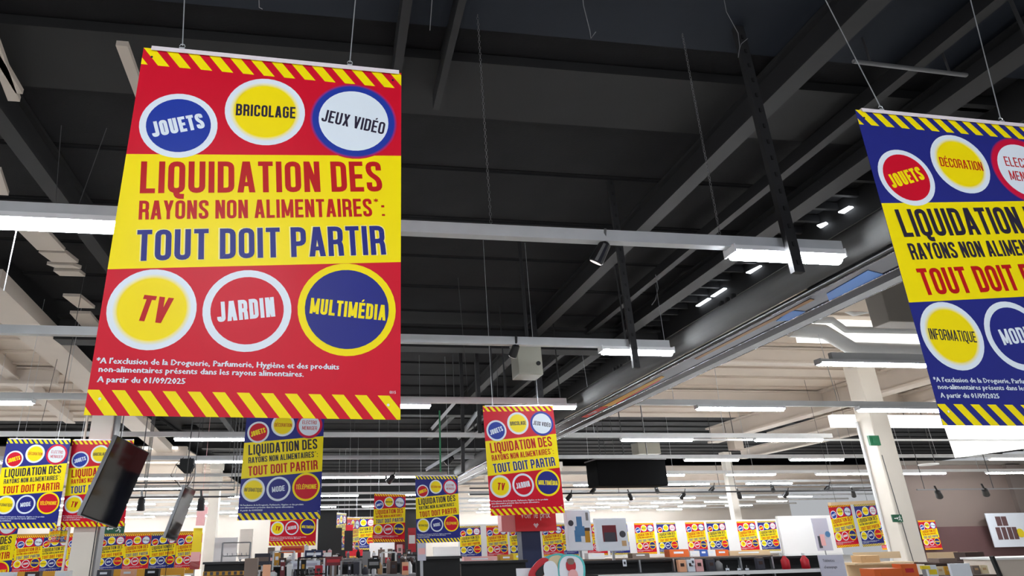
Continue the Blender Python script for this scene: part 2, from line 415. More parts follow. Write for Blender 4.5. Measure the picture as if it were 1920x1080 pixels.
tag(MB().box(-41, 47, -12, 63, 6.97, 7.1).build('trim_0', M['black_deck']), kind='structure')  # roof slab added above the decks to stop world light leaking through
def roof_z(x, y):
    if x < -6.9: return 6.81 if y < 11.6 or 25.5 < y < 32.5 else 6.31
    if x < -6.0 and y > 11.6: return 6.31 if y < 25.5 else 6.81
    if x < 8.6 or (x < 10.5 and y > 42): return 6.81
    return 6.81 if y < 10.8 or 24.5 < y < 42 else (6.41 if y < 24.5 else 6.31)
def beam(name, p, q, w, h, m, flange=True, par=None):
    mb = MB(); p = Vector(p); q = Vector(q)
    if flange:
        mb.bar(p + Vector((0, 0, h / 2)), q + Vector((0, 0, h / 2)), w, h * .12); mb.bar(p, q, w * .3, h * .92); mb.bar(p - Vector((0, 0, h / 2)), q - Vector((0, 0, h / 2)), w, h * .12)
    else: mb.bar(p, q, w, h)
    o = mb.build(name, m, par)
    return tag(o, kind='structure')
# trim_1..n: beams of the roof (the setting)
bi = [0]
def roof_beam(p, q, w, h, m, flange=True):
    bi[0] += 1; return beam('trim_%d' % bi[0], p, q, w, h, m, flange)
roof_beam((-6, 5.9, 6.72), (8.2, 5.9, 6.72), .95, .12, M['black_beam'], False)
roof_beam((-6, 4.2, 6.72), (8.2, 4.2, 6.72), 1.6, .04, M['blue_black'], False)
roof_beam((-6, 14.2, 6.3), (8.2, 14.2, 6.3), .45, .5, M['black_beam'])
roof_beam((-6, 22.5, 6.3), (8.2, 22.5, 6.3), .45, .5, M['black_beam'])
roof_beam((-6, 31, 6.3), (10, 31, 6.3), .45, .5, M['black_beam'])
roof_beam((4.85, -3, 6.5), (4.45, 30, 6.5), .22, .34, M['grey_beam'])
roof_beam((6.1, -3, 6.55), (6.0, 30, 6.55), .13, .18, M['grey_beam'], False)
roof_beam((6.9, -3, 6.5), (6.8, 30, 6.5), .30, .24, M['grey_beam'])
mb = MB()
for i in range(48): mb.box(6.95, 7.9, 5.5 + i * .42, 5.56 + i * .42, 6.66, 6.78)
tag(mb.build('trim_90', M['grey_beam']), kind='structure')
roof_beam((7.95, 2, 6.55), (7.9, 30, 6.55), .10, .5, M['black_beam'], False)
roof_beam((-3.75, 3, 6.55), (-4.3, 30, 6.55), .22, .4, M['black_beam'])
roof_beam((.55, 2, 6.6), (.55, 6, 6.6), .09, .3, M['grey_beam'], False)
roof_beam((1.05, 2, 6.6), (1.05, 6, 6.6), .07, .3, M['grey_beam'], False)
# cream beam on the left, running away under the cream ceiling
roof_beam((-6.12, 11.0, 6.22), (-8.0, 32.5, 6.22), .72, .30, M['cream_beam'], False)
roof_beam((-7.35, 11.0, 6.15), (-9.2, 24.0, 6.15), .30, .35, M['cream_beam'])
for y in (17.5,): roof_beam((-40, y, 6.05), (-7.2, y, 6.05), .3, .4, M['cream_beam'])
# cream beams on the right
roof_beam((16.2, 10.9, 6.05), (16.9, 27.0, 6.05), .50, .60, M['cream_beam'])
roof_beam((19.2, 13.0, 6.05), (20.2, 27.5, 6.05), .38, .45, M['cream_beam'])
roof_beam((22.0, 11.0, 6.05), (22.6, 33.5, 6.05), .38, .45, M['cream_beam'])
roof_beam((8.7, 10.9, 6.2), (9.2, 24.5, 6.2), .16, .35, M['cream_beam'], False)
for y in (14.6, 19.5): roof_beam((8.6, y, 6.15), (46, y, 6.15), .28, .38, M['cream_beam'])
roof_beam((8.6, 42.2, 6.1), (46, 42.2, 6.1), .3, .6, M['cream_beam'], False)
roof_beam((-40, 32.6, 6.0), (-7.0, 32.6, 6.0), .3, .7, M['cream_beam'], False)
for y in (38, 45, 50, 56):
    roof_beam((-40, y, 5.9), (-7.2, y, 5.9), .4, .5, M['cream_beam'])
    if y > 42: roof_beam((10.5, y, 5.9), (46, y, 5.9), .4, .5, M['cream_beam'])
# walls
struct('wall_far', MB().box(-40, 46, 62, 62.2, 0, 7), M['cream_wall'])
struct('wall_left', MB().box(-40.2, -40, -12, 62, 0, 7), M['cream_wall'])
wr = empty_struct('wall_right')
MB().box(26.6, 46, 28.4, 28.6, 2.0, 4.85).build('upper_panel', M['wall_grey'], wr)
MB().box(26.4, 46, 28.3, 28.6, 0.0, 2.0).build('lower_panel', M['wall_brown'], wr)
MB().box(26.3, 27.1, 28.1, 28.5, 0, 4.9).build('pilaster', mat('pilaster_taupe', (128, 116, 110), .7), wr)
MB().box(33.1, 33.9, 28.2, 28.45, 2.6, 4.9).build('pilaster', mat('pilaster_taupe', (128, 116, 110), .7), wr)
MB().box(26.4, 46, 28.2, 28.7, 4.85, 5.05).build('cornice', M['boxgrey'], wr)

# ================================================================ LIGHTING RAILS AND LAMPS
RAILS = []
def rail(Y, x0, x1, label, z=4.3, w=.07, h=.10, m=None, suspend=True, group='lighting rails', wm='wire_dark'):
    t = thing('lighting_rail', label, 'rail', (0, Y, z), group)
    MB().box(x0, x1, -w / 2, w / 2, -h / 2, h / 2).box(x0, x1, -w / 2 - .008, w / 2 + .008, -h / 2 - .012, -h / 2).build('rail_body', m or M['rail'], t)
    if suspend:
        x = x0 + .9; step = 3.6
        while x < x1:
            if not (Y < 6 and 1.2 < x < 3.6): MB().tube([(x, 0, h / 2), (x + random.uniform(-.12, .12), 0, roof_z(x, Y) - z)], .006, 5).build('suspension_wire', M[wm], t)
            x += step
    return t
ORD = ['nearest', 'second', 'third', 'fourth', 'fifth', 'sixth', 'seventh', 'eighth', 'ninth', 'tenth', 'eleventh']
LEN_MB = {}
def lamp(Y, x0, x1, label, z=4.3, wide=.13, double=False, group='strip lights on the rails'):
    t = thing('strip_light', label, 'lamp', ((x0 + x1) / 2, Y, z - .06), group)
    key = (round(x1 - x0, 2), wide, double)
    if key not in LEN_MB:
        L = (x1 - x0) / 2
        a = MB().box(-L, L, -wide / 2, wide / 2, -.045, 0); a.box(-L - .015, -L, -wide / 2 - .005, wide / 2 + .005, -.07, .01); a.box(L, L + .015, -wide / 2 - .005, wide / 2 + .005, -.07, .01)
        h = a.build('housing', M['housing']); b = MB()
        for yy in ((-.04, .04) if double else (0,)):
            r = .019 if double else wide * .34
            b.tube([(-L + .01, yy, -.062), (L - .01, yy, -.062)], r, 10)
        u = b.build('tube', M['tube'], smooth=True)
        COL.objects.unlink(h); COL.objects.unlink(u); LEN_MB[key] = (h, u)
    for o in LEN_MB[key]: linkcopy(o, t)
    return t
def lamps_px(Y, y, spans, row, z=4.3, **k):
    pts = sorted([(at(a, y, Y).x, at(b, y, Y).x) for a, b in spans])
    for i, (a, b) in enumerate(pts):
        yield a, b, i, len(pts)
ROWS = [  # (Y, image height used for the spans, spans, rail extent, rail z); spans wholly left of frame: unseen lamps added to light cream deck
    (4.80, 450, [(-170, 226), (1365, 1563)], (-9, 4.62), 'nearest grey lighting rail, passing behind the big red poster'),
    (7.92, 640, [(-700, -480), (1125, 1256)], (-12, 4.55), 'second grey lighting rail, passing the beige metal box'),
    (11.70, 755, [(-640, -480), (-380, -220), (-90, 62), (700, 806), (988, 1077), (1305, 1466), (1606, 1790)], (-20, 26), 'third lighting rail, just above the top of the right column'),
    (15.80, 822, [(-480, -340), (-260, -130), (328, 458), (1165, 1297), (1415, 1540)], (-22, 13.4), 'fourth lighting rail from the camera'),
    (20.2, 860, [(-280, -180), (-90, 5), (367, 455), (1283, 1383), (1481, 1580), (1855, 1960)], (-22, 30), 'fifth lighting rail, level with the black air unit'),
    (25.3, 888, [(250, 345), (604, 722), (726, 850), (1184, 1282), (1362, 1453), (1530, 1640), (1660, 1772), (1850, 1950)], (-24, 34), 'sixth lighting rail, with many lit lamps'),
]
for n, (Y, y, spans, ext, desc) in enumerate(ROWS):
    mm = M['rail'] if n < 2 or n == 4 else M['rail_white']
    if ext[1] < 5: rail(Y, ext[0], ext[1], desc, m=mm, suspend=False)
    else: rail(Y, ext[0], 4.42, desc + ', left of the mirror fascia', m=mm); rail(Y, 5.75, ext[1], desc + ', right of the mirror fascia', m=mm, wm='wire')
    sp = sorted(spans)
    for i, (a, b) in enumerate(sp):
        x0, x1 = at(a, y, Y).x, at(b, y, Y).x
        lamp(Y, round(x0, 2), round(x1, 2), 'lit strip light, %s from the left on the %s lighting rail' % (['first', 'second', 'third', 'fourth', 'fifth', 'sixth', 'seventh', 'eighth'][i], ORD[n]), wide=.16 if n == 0 else .13)  # also labels the unseen lamps added left of frame
# short rail with twin tube lamp, right of the fascia
rail(8.15, 7.2, 10.6, 'short white rail carrying the twin tube lamp beside the big blue poster', z=4.25, m=M['rail_white'], suspend=False)
lamp(8.15, at(1532, 668, 8.15).x, at(1735, 668, 8.15).x, 'bright twin tube strip light left of the big blue poster', z=4.25, double=True)
rail(16.4, at(1180, 832, 16.4).x, 30, 'thin pale cable rail crossing in front of the right column', z=4.28, w=.03, h=.04, m=M['rail_white'], suspend=False)
# far rows
far_rows = [(30.5, [(-24, -19), (-15, -12.5), (-9, -6.6), (-3, .1), (11.5, 13.8), (16, 18.4), (20.5, 22.9)]), (36, None), (41.5, None), (47, None), (53, None), (59, None)]
for k, (Y, sp) in enumerate(far_rows):
    rail(Y, -30, 26 if Y < 28.2 else 40, ['farthest', 'second farthest', 'third farthest', 'fourth farthest', 'fifth farthest', 'sixth farthest'][5 - k] + ' pale lighting rail, near the back of the hall', z=4.35, m=M['rail_white'], suspend=False)
    if sp is None:
        sp = []; x = -28 + (k % 3) * 1.1
        while x < 34:
            if not (-6.5 < x < 6 and k % 2 == 0): sp.append((x, x + 2.6))
            x += 4.3
    for i, (a, b) in enumerate(sp):
        lamp(Y, a, a + 2.5, 'distant lit strip light, %s row from the back, %s from left' % (['last', 'second', 'third', 'fourth', 'fifth', 'sixth'][5 - k], ['first', 'second', 'third', 'fourth', 'fifth', 'sixth', 'seventh', 'eighth', 'ninth', 'tenth', 'eleventh', 'twelfth', 'thirteenth', 'fourteenth', 'fifteenth', 'sixteenth'][min(i, 15)]), z=4.35, group='distant strip lights')
# unseen rows added behind the photographer, their lamps brightening the near posters
WORDS_X = {-4.6: 'far left', -0.9: 'above the camera', 2.5: 'right', 6.0: 'far right', -8: 'leftmost'}
for Y, wd in ((-.6, 'just behind'), (-3.9, 'well behind'), (-7.3, 'far behind')):
    rail(Y, -12, 4.72, 'added unseen grey lighting rail %s the camera' % wd, suspend=False, group='added rails around the camera')
    for x in (-5.2, -1.6, 2.4): lamp(Y, x, x + 1.3, 'added strip light %s the camera, %s one' % (wd, 'left' if x < -4 else 'middle' if x < 1 else 'right'), group='added lamps around the camera')
for Y in (6.5, 13.5):  # unseen lamps out of frame, on no rail, lighting the right side
    for x in (20, 26, 32): lamp(Y, x, x + 2.5, 'unseen strip light out at the right, %s row, %s one' % ('near' if Y < 10 else 'rear', {20: 'inner', 26: 'middle', 32: 'outer'}[x]), group='unseen lamps right of the frame')

# chains down to the front rail
def chain(px_top, px_bot, Y, label, m='chain'):
    p = at(*px_top, Y); q = at(*px_bot, Y); p = q + (p - q) * ((6.81 - q.z) / (p.z - q.z)); t = thing('chain', label, 'chain', q, 'suspension chains')
    L = (p - q); n = int(L.length / .036); mb = MB()
    for i in range(n):
        c = L * ((i + .5) / n); a = Vector((1, 0, 0)) if i % 2 else Vector((0, 1, 0)); d = L.normalized() * .019
        mb.tube([c - d, c - d * .6 + a * .009, c + d * .6 + a * .009, c + d, c + d * .6 - a * .009, c - d * .6 - a * .009, c - d], .0026, 4, caps=False)
    mb.build('links', M[m], t); return t
chain((900, 100), (921, 426), 4.80, 'thin steel chain hanging in the middle of the dark ceiling above the front rail')
chain((1303, 190), (1351, 447), 4.80, 'steel chain near the lit lamp at the right end of the front rail')
def cable(pts, r, label, m, name='hanging_cable', group='loose hanging cables', grain=5):
    q = Vector(pts[-1]); t = MB().tube([Vector(p) - q for p in pts], r, grain).build(name, M[m], None, q)
    return tag(t, label, 'cable', group)
cable([at(484, -60, 3.6), at(486, 14, 3.6), at(492, 17, 3.6)], .003, 'loose grey cord end at the top edge above the big red poster', 'grey')
cable([at(815, -60, 3.6), at(810, 0, 3.6), at(806, 57, 3.6)], .003, 'short loose grey cord at the top, right of the big red poster', 'grey')
cable([at(1090, -40, 3.6), at(1094, 10, 3.6), at(1106, 58, 3.6), at(1108, 72, 3.6), at(1117, 60, 3.6)], .0032, 'loose grey cord ending in a small knot, top middle', 'grey')
cable([at(1354, -20, 4.2), at(1362, 22, 4.2), at(1384, 62, 4.2), at(1387, 88, 4.2), at(1384, 108, 4.2)], .003, 'long loose grey wire with a forked end, top right of centre', 'grey')
cable([at(1402, 72, 4.2), at(1390, 82, 4.2), at(1386, 94, 4.2)], .003, 'short curled fork of grey wire, top right of centre', 'grey')
yc = atz(1229, 515, 6.38).y
cable([atz(1229, 515, 6.38), at(1234, 540, yc), at(1229, 562, yc), at(1222, 572, yc)], .008, 'curved pale cable hanging below the front rail, left of the fascia', 'grey')
cable([at(115, 235, 4.7), at(104, 386, 4.8)], .003, 'thin vertical wire down to the front rail, left of the big red poster', 'wire_dark')
cable([at(200, 240, 4.7), at(147, 386, 4.8)], .003, 'thin slanting wire down to the front rail beside the big red poster', 'wire_dark')
cable([at(32, 426, 4.9), at(7, 545, 4.9)], .004, 'pale wire hanging under the left lamp of the front rail', 'wire')

def hang(t, xs, top, y=0.0, z0=0.0, m='wire_dark'):
    t = t if not isinstance(t, (list, tuple)) else t[0]
    loc = t.matrix_world.translation if False else t.location
    for x in xs: MB().tube([(x, y, z0), (x, y, roof_z(loc.x + x, loc.y + y) - loc.z)], .012, 5).build('hanger_rod', M[m], t)
    return t
# perforated hanging struts
def strut(pts, w, label, holes=True):
    pts = [Vector(p) for p in pts]; d_ = (pts[0] - pts[1]); pts[0] = pts[0] + d_ * max(0, (6.82 - pts[0].z) / max(d_.z, .05)) if d_.z > .05 and label[0] != 'b' and 'rod' not in label else pts[0]
    if 'rod' in label or label[0] == 'b': pts = [Vector((pts[0].x, pts[0].y, 6.82))] + pts
    q = Vector(pts[-1]); t = thing('hanging_strut', label, 'strut', q, 'dark hanging struts')
    mb = MB()
    for a, b in zip(pts[:-1], pts[1:]): mb.bar(Vector(a) - q, Vector(b) - q, w, w * .55, up=(0, 1, 0))
    mb.build('post', M['grey_beam'], t)
    if holes:
        hm = MB(); a, b = Vector(pts[0]) - q, Vector(pts[-1]) - q; n = 16
        for i in range(n):
            c = a.lerp(b, (i + .5) / n); d = (b - a).normalized() * .022
            hm.bar(c - d + Vector((0, -w * .30, 0)), c + d + Vector((0, -w * .30, 0)), .02, .02, up=(0, 1, 0))
        tag(hm.build('slots', M['matte_black'], t), kind='stuff')
    return t
strut([at(1418, 195, 4.66), at(1496, 512, 4.66)], .10, 'dark perforated strut from the roof beam, passing in front of the front rail lamp')
strut([at(1160, 455, 7.78), at(1193, 690, 7.78)], .09, 'dark strut down to the fascia near the second rail lamp')
strut([at(1000, 600, 13.1), at(1016, 762, 13.1)], .11, 'dark strut standing over the hanging red poster beside the beige box')
strut([at(922, 690, 13.1), at(925, 775, 13.1)], .03, 'thin dark rod left of the beige box', False)
strut([at(945, 700, 13.1), at(948, 775, 13.1)], .03, 'thin dark rod just left of the beige box', False)
strut([at(867, 755, 16.5), at(868, 885, 16.5)], .09, 'black strut right of the sloped white cable tray', False)
strut([at(898, 755, 15.5), at(900, 812, 15.5)], .09, 'black slotted strut beside the hanging red poster')

# ================================================================ FASCIA WITH DUCT
fa = thing('mirror_fascia', 'long grey duct and mirrored fascia running away under the dark ceiling', 'duct', (5.1, 16, 4.3))
y0, y1 = -10 - 12, 16
ya, yb = -18.0, 14.0
MB().tube([(-.26, ya, .07), (-.30, yb, .07)], .155, 20).build('round_duct', M['duct'], fa, smooth=True)
for k, (x, z, r) in enumerate(((-.16, -.09, .020), (-.13, -.06, .016), (-.11, -.09, .014))):
    MB().tube([(x, ya, z), (x + .01, yb, z)], r, 8).build('cable_run', M['black'], fa, smooth=True)
def plate(x0, z0, x1, z1, m, name): return MB().hexa([(x0, ya, z0), (x1, ya, z1), (x1, yb, z1), (x0, yb, z0), (x0, ya, z0 + .03), (x1, ya, z1 + .03), (x1, yb, z1 + .03), (x0, yb, z0 + .03)]).build(name, m, fa)
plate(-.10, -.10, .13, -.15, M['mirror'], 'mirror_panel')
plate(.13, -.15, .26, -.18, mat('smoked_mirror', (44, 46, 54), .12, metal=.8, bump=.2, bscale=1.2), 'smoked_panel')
plate(.26, -.18, .36, -.20, M['rail'], 'edge_lip')
for x, z in ((-.10, -.105), (.13, -.158), (.36, -.20)): MB().tube([(x, ya, z), (x, yb, z)], .007, 8).build('chrome_edge', M['chrome'], fa, smooth=True)
def painted_reflection(pts, m, lab):  # coloured patches that paint mirror reflections onto the fascia panel
    tag(MB().poly([(-.10 + .23 * s_, y - 16, -.103 - .05 * s_ - .002) for y, s_ in pts]).build('reflection_patch', m, fa), lab)
painted_reflection([(5.02, .30), (5.02, .98), (5.75, 1.0), (5.62, .45)], M['bluereflect'], 'painted blue reflection on the mirrored fascia')
painted_reflection([(6.15, .35), (6.1, .95), (6.4, .98), (6.5, .6)], M['bluereflect'], 'small painted blue reflection on the mirrored fascia')
painted_reflection([(5.8, .25), (5.8, .45), (8.2, .5), (8.2, .30)], mat('brown_reflection', (150, 110, 80), .25), 'painted brown reflection streak on the mirrored fascia')
painted_reflection([(9.2, .35), (9.2, .60), (11.4, .85), (11.6, .40)], mat('gold_reflection', (206, 150, 60), .25), 'painted yellow and brown reflection streak on the mirrored fascia')
painted_reflection([(9.3, .62), (9.5, .75), (11.2, .95), (11.2, .85)], mat('red_reflection', (188, 44, 40), .25), 'thin painted red reflection streak on the mirrored fascia')
painted_reflection([(11.6, .35), (11.5, .80), (12.6, .85), (12.7, .40)], mat('red_reflection', (188, 44, 40), .25), 'painted red reflection on the mirrored fascia')
painted_reflection([(12.0, .45), (12.0, .7), (12.4, .7), (12.4, .45)], M['pale'], 'pale painted spot inside the red reflection on the fascia')
for y in (-9.3, -6.0, -2.3, 2.0):
    for dy in (0, .13, .26): MB().box(-.30, -.26, y + dy, y + dy + .045, .20, .29).build('clamp', M['black'], fa)
for y in (-13, -10.3, -6.2, -2.8, 1.5, 6): MB().tube([(-.24, y, .2), (-.24, y, 2.51)], .014, 6).build('hanger_rod', M['grey_beam'], fa)

# skylight slits at the edge of the dark ceiling
for (a, b, c, d) in ((1310, 574, 1332, 560), (1338, 556, 1362, 541), (1366, 575, 1378, 568), (1410, 535, 1456, 506), (1345, 574, 1374, 562), (1404, 512, 1430, 499), (1578, 399, 1598, 388), (1535, 425, 1552, 419)):
    p, q = atz(a, b, 6.55), atz(c, d, 6.55); o = Vector(p)
    tag(MB().bar(Vector((0, 0, 0)), q - p, .13, .02).build('skylight_slit', M['skylight'], None, o), 'narrow daylit roof slit near the mirror fascia, %s' % {1310: 'low and leftmost', 1338: 'second from the left', 1366: 'small lower one', 1410: 'longest and brightest', 1345: 'beside the small lower one', 1404: 'above the longest one', 1578: 'farthest up by the blue poster', 1535: 'over the front rail lamp'}[a], 'skylight', 'daylit roof slits')
for (a, b, w) in (((1560, 455), (1640, 410), .3), ((1375, 585), (1420, 560), .45), ((1250, 665), (1290, 640), .4)):
    p, q = atz(*a, 6.5), atz(*b, 6.5)
    bi[0] += 1; o = MB().bar(Vector((0, 0, 0)), q - p, w, .05).build('trim_%d' % bi[0], M['rust'], None, p); tag(o, kind='structure')

# white soffit strips on the left of the dark ceiling
for k, (a, b, w) in enumerate((((-30, 40), (26, 190), .12), ((-14, 92), (36, 176), .07), ((228, 86), (272, 205), .11), ((-12, 320), (4, 366), .16), ((52, 424), (96, 470), .42), ((98, 474), (122, 492), .42), ((112, 497), (128, 503), .42), ((124, 509), (136, 518), .42), ((134, 556), (162, 578), .32), ((150, 588), (182, 625), .4))):
    p, q = atz(*a, 6.35), atz(*b, 6.35)
    d = q - p; W2 = Vector((w / 2, 0, 0)); U = Vector((0, 0, .06))
    bi[0] += 1; o = MB().hexa([-W2, W2, d + W2, d - W2, -W2 + U, W2 + U, d + W2 + U, d - W2 + U]).build('trim_%d' % bi[0], M['cream_beam'], None, p); tag(o, kind='structure')

# beige unit and other technical boxes
def unit(x0, x1, y0, y1, z0, z1, name, label, cat, m, deco=None):
    t = thing(name, label, cat, ((x0 + x1) / 2, (y0 + y1) / 2, z0))
    a, b, c = (x1 - x0) / 2, (y1 - y0) / 2, z1 - z0
    MB().box(-a, a, -b, b, 0, c).build('body', m, t, bevel=min(a, b, c) * .06)
    MB().box(-a * 1.03, a * 1.03, -b * 1.03, b * 1.03, c * .9, c * .94).build('lid_seam', M['grey'], t)
    if deco: deco(t, a, b, c)
    return t
def knob(t, a, b, c):
    MB().tube([(a * .65, -b - .02, c * .30), (a * .65, -b + .01, c * .30)], .035, 12).build('dial', M['black'], t)
    MB().tube([(a * .2, 0, c), (a * .2, 0, 6.82 - 4.25)], .03, 8).build('hanger', M['grey_beam'], t)
unit(2.86, 3.26, 9.5, 9.9, 4.25, 4.86, 'junction_box', 'beige metal box with a dark dial hanging under the dark ceiling', 'box', M['ac'], knob)
def louvre(t, a, b, c):
    for i in range(5): MB().box(-a * .92, a * .92, -b - .015, -b, c * (.12 + .16 * i), c * (.12 + .16 * i) + .03).build('louvre', M['grey'], t)
p = at(1640, 545, 8.6); q = at(1760, 560, 8.6)
p = at(1652, 545, 8.6)
unit(p.x, p.x + 1.5, 8.6, 8.95, at(1650, 602, 8.6).z, at(1650, 500, 8.6).z, 'ventilation_box', 'taupe ventilation box hanging behind the big blue poster', 'box', M['boxgrey'], lambda t, a, b, c: hang(t, (-a * .7, a * .7), 6.75, 0, c))
p0, p1 = at(1101, 862, 22), at(1208, 914, 22)
def slats(t, a, b, c):
    for i in range(3): MB().tube([(-a * .7 + a * .7 * i, 0, c), (-a * .7 + a * .7 * i, 0, roof_z(t.location.x, t.location.y) - t.location.z)], .02, 6).build('hanger_rod', M['wire_dark'], t)
unit(p0.x, p1.x + .5, 21.2, 22.2, p1.z, p0.z, 'air_unit', 'large black boxy air unit hanging above the white standees', 'box', mat('black_air_unit', (9, 9, 10), .9, spec=.1), slats)
p0, p1 = at(1195, 828, 24), at(1240, 851, 24)
unit(p0.x, p1.x, 24, 24.6, p1.z, p0.z, 'speaker_box', 'small grey hanging box above the black air unit', 'box', M['ac'], lambda t, a, b, c: hang(t, (0,), 6.4, 0, c))
p0, p1 = at(1375, 822, 20), at(1396, 842, 20)
unit(p0.x, p1.x, 20, 20.4, p1.z, p0.z, 'sensor_box', 'small cream box under the cream beam right of centre', 'box', M['cream_beam'], lambda t, a, b, c: hang(t, (0,), 6.4, 0, c))
# white ducts and pipes near the twin lamp
def pipe(pts, r, label, m='rail_white', n=10, cat='pipe'):
    q = Vector(pts[-1]); return tag(MB().tube([Vector(p) - q for p in pts], r, n).build('ceiling_pipe', M[m], None, q, smooth=True), label, cat, 'white pipes by the twin lamp')
Yp = 11.5
pipe([at(1500, 600, Yp), at(1560, 600, Yp), at(1585, 618, Yp), at(1800, 622, Yp)], .07, 'white pipe with a bend, lowest of those above the twin tube lamp')
pipe([at(1480, 618, Yp + .3), at(1545, 622, Yp + .3), at(1600, 655, Yp + .3), at(1760, 660, Yp + .3)], .16, 'thick white duct just above the twin tube lamp')
pipe([at(1570, 575, Yp + .4), at(1600, 588, Yp + .4), at(1640, 580, Yp + .4), at(1720, 585, Yp + .4)], .06, 'wavy white pipe left of the taupe box')
pipe([at(1560, 560, Yp + .5), at(1610, 568, Yp + .5), at(1720, 560, Yp + .5)], .05, 'thin white pipe left of the taupe box, highest one')
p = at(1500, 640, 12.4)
tag(MB().box(0, 8.0, 0, .1, 0, 6.42 - p.z).build('glowing_pane', mat('glowing_white_panel', (250, 250, 246), .5, emit=.75), None, p), 'bright glowing pane behind the white pipes', 'skylight')  # white pane with emission filling the bright recess behind the pipes
# white bulkheads on the right, their brightness put in as emission
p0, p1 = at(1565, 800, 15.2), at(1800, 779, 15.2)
tag(MB().box(0, 9, 0, .15, 0, p1.z - p0.z).build('bulkhead', mat('glowing_white_panel', (250, 250, 246), .5, emit=.75), None, p0), 'white strip with added glow behind the right column top', 'bulkhead')
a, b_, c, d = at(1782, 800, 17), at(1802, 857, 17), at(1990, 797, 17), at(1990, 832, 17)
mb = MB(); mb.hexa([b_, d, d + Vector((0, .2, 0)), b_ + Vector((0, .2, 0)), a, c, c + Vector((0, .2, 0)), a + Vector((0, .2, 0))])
tag(mb.build('bulkhead', mat('glowing_white_panel', (250, 250, 246), .5, emit=.75)), 'large white tapered bulkhead with added glow under the big blue poster', 'bulkhead')
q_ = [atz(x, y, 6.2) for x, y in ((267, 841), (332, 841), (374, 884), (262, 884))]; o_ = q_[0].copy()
tag(MB().hexa([p - o_ for p in q_] + [p - o_ + Vector((0, 0, .1)) for p in q_]).build('glowing_pane', mat('glowing_white_panel', (250, 250, 246), .5, emit=.75), None, o_), 'bright glowing ceiling pane right of the large hanging screen', 'skylight')  # white pane with emission over the bright part of the left ceiling
pa_, pb2 = at(596, 1000, 56), at(790, 1000, 56)
tag(MB().box(pa_.x, pb2.x, 56, 56.2, 0, 6.85).build('wall_back', M['matte_black']), kind='structure')
# sloped white cable tray left of the hanging red poster
def tray(pts, w, label, m='rail_white'):
    q = Vector(pts[0]); mb = MB()
    for a, b in zip(pts[:-1], pts[1:]):
        mb.bar(a - q, b - q, w, .02); mb.bar(a - q + Vector((0, -w / 2, .03)), b - q + Vector((0, -w / 2, .03)), .015, .08); mb.bar(a - q + Vector((0, w / 2, .03)), b - q + Vector((0, w / 2, .03)), .015, .08)
    o = tag(mb.build('cable_tray', M[m], None, q), label, 'cable tray', 'cable trays')
    e = pts[-1] - q; MB().tube([(e.x, e.y, e.z), (e.x, e.y, roof_z(pts[-1].x, pts[-1].y) - q.z)], .012, 5).build('hanger_rod', M['wire_dark'], o); return o
tray([at(810, 806, 15.6), at(852, 758, 15.6)], .12, 'short steep white tray above the small red poster')
tray([at(800, 882, 18), at(872, 838, 18), at(896, 812, 18)], .3, 'grey sloping cable tray left of the hanging red poster', 'rail')
tray([at(862, 822, 17), at(897, 772, 17)], .5, 'pale upper cable tray beside the black slotted strut', 'rail')
pipe([at(824, 770, 15), at(826, 885, 15)], .02, 'thin green vertical pipe left of the hanging red poster', 'cable_green')['group'] = 'vertical pipes'

# track spotlights
def spot(px, Y, z_off, label, size=1.0, face='lamp_face', yaw=30, tilt=50, group='black spotlights'):
    p = at(*px, Y); t = thing('spotlight', label, 'lamp', p, group, rot=(math.radians(tilt), 0, math.radians(yaw)))
    s = size
    MB().tube([(0, 0, .02 * s), (0, 0, 0), (0, 0, -.16 * s), (0, 0, -.17 * s)], [.03 * s, .05 * s, .062 * s, .056 * s], 14).build('can', M['black'], t, smooth=False)
    MB().tube([(0, 0, -.171 * s), (0, 0, -.174 * s)], .05 * s, 14).build('lens', M[face], t)
    MB().bar((0, 0, 0), (-.02 * s, .05 * s, .12 * s), .03 * s, .02 * s).build('bracket', M['black'], t)
    return t
spot((1134, 458), 4.80, 0, 'grey can spotlight under the front rail, left of its lit lamp', 1.05, yaw=45, tilt=35)
spot((968, 648), 7.9, 0, 'black spotlight under the second rail next to the beige box', .95, yaw=20, tilt=40)
spot((848, 858), 20, 0, 'pale spotlight below the fifth rail left of the hanging red poster', 1.6, yaw=60, tilt=50)
spot((738, 893), 24.85, 0, 'pale spotlight under the sixth rail above the small bright red poster', 1.9, yaw=60, tilt=50)
MB_T = [(26.5, 912, (880, 1640), 'upper black spotlight track across the middle'), (24.8, 923, (880, 1640), 'lower black spotlight track across the middle')]
for Y, y, (a, b), lab in MB_T:
    p, q = at(a, y, Y), at(b, y, Y); z = (p.z + q.z) / 2; lastt = None
    tag(MB().box(0, q.x - p.x, -.03, .03, -.03, .03).build('spotlight_track', M['black'], None, (p.x, Y, z)), lab, 'rail')
    hang([o_ for o_ in bpy.data.objects if o_.name.startswith('spotlight_track')][-1], (1.0, 6.0, 11.0), 6.4)
    for i, x in enumerate((1115, 1230, 1338, 1448, 1555) if y == 912 else (1070, 1180, 1283, 1385, 1477, 1600)):
        w = at(x, y + 2, Y); t = spot((x, y + 2), Y, 0, 'small black spotlight, %s from the left on the %s track' % (ORD[i].replace('nearest', 'first'), 'upper' if y == 912 else 'lower'), 1.5, yaw=(-40 if i % 2 else 40), tilt=45); t.location = (w.x, Y, z - .05)
for i, (x, y) in enumerate(((1758, 922), (1846, 918))):
    spot((x, y), 20, 0, 'black spotlight in front of the mauve-grey wall, %s one' % ('left' if i == 0 else 'right'), 1.7, yaw=-50, tilt=55)
p, q = at(1720, 921, 20), at(1950, 918, 20)
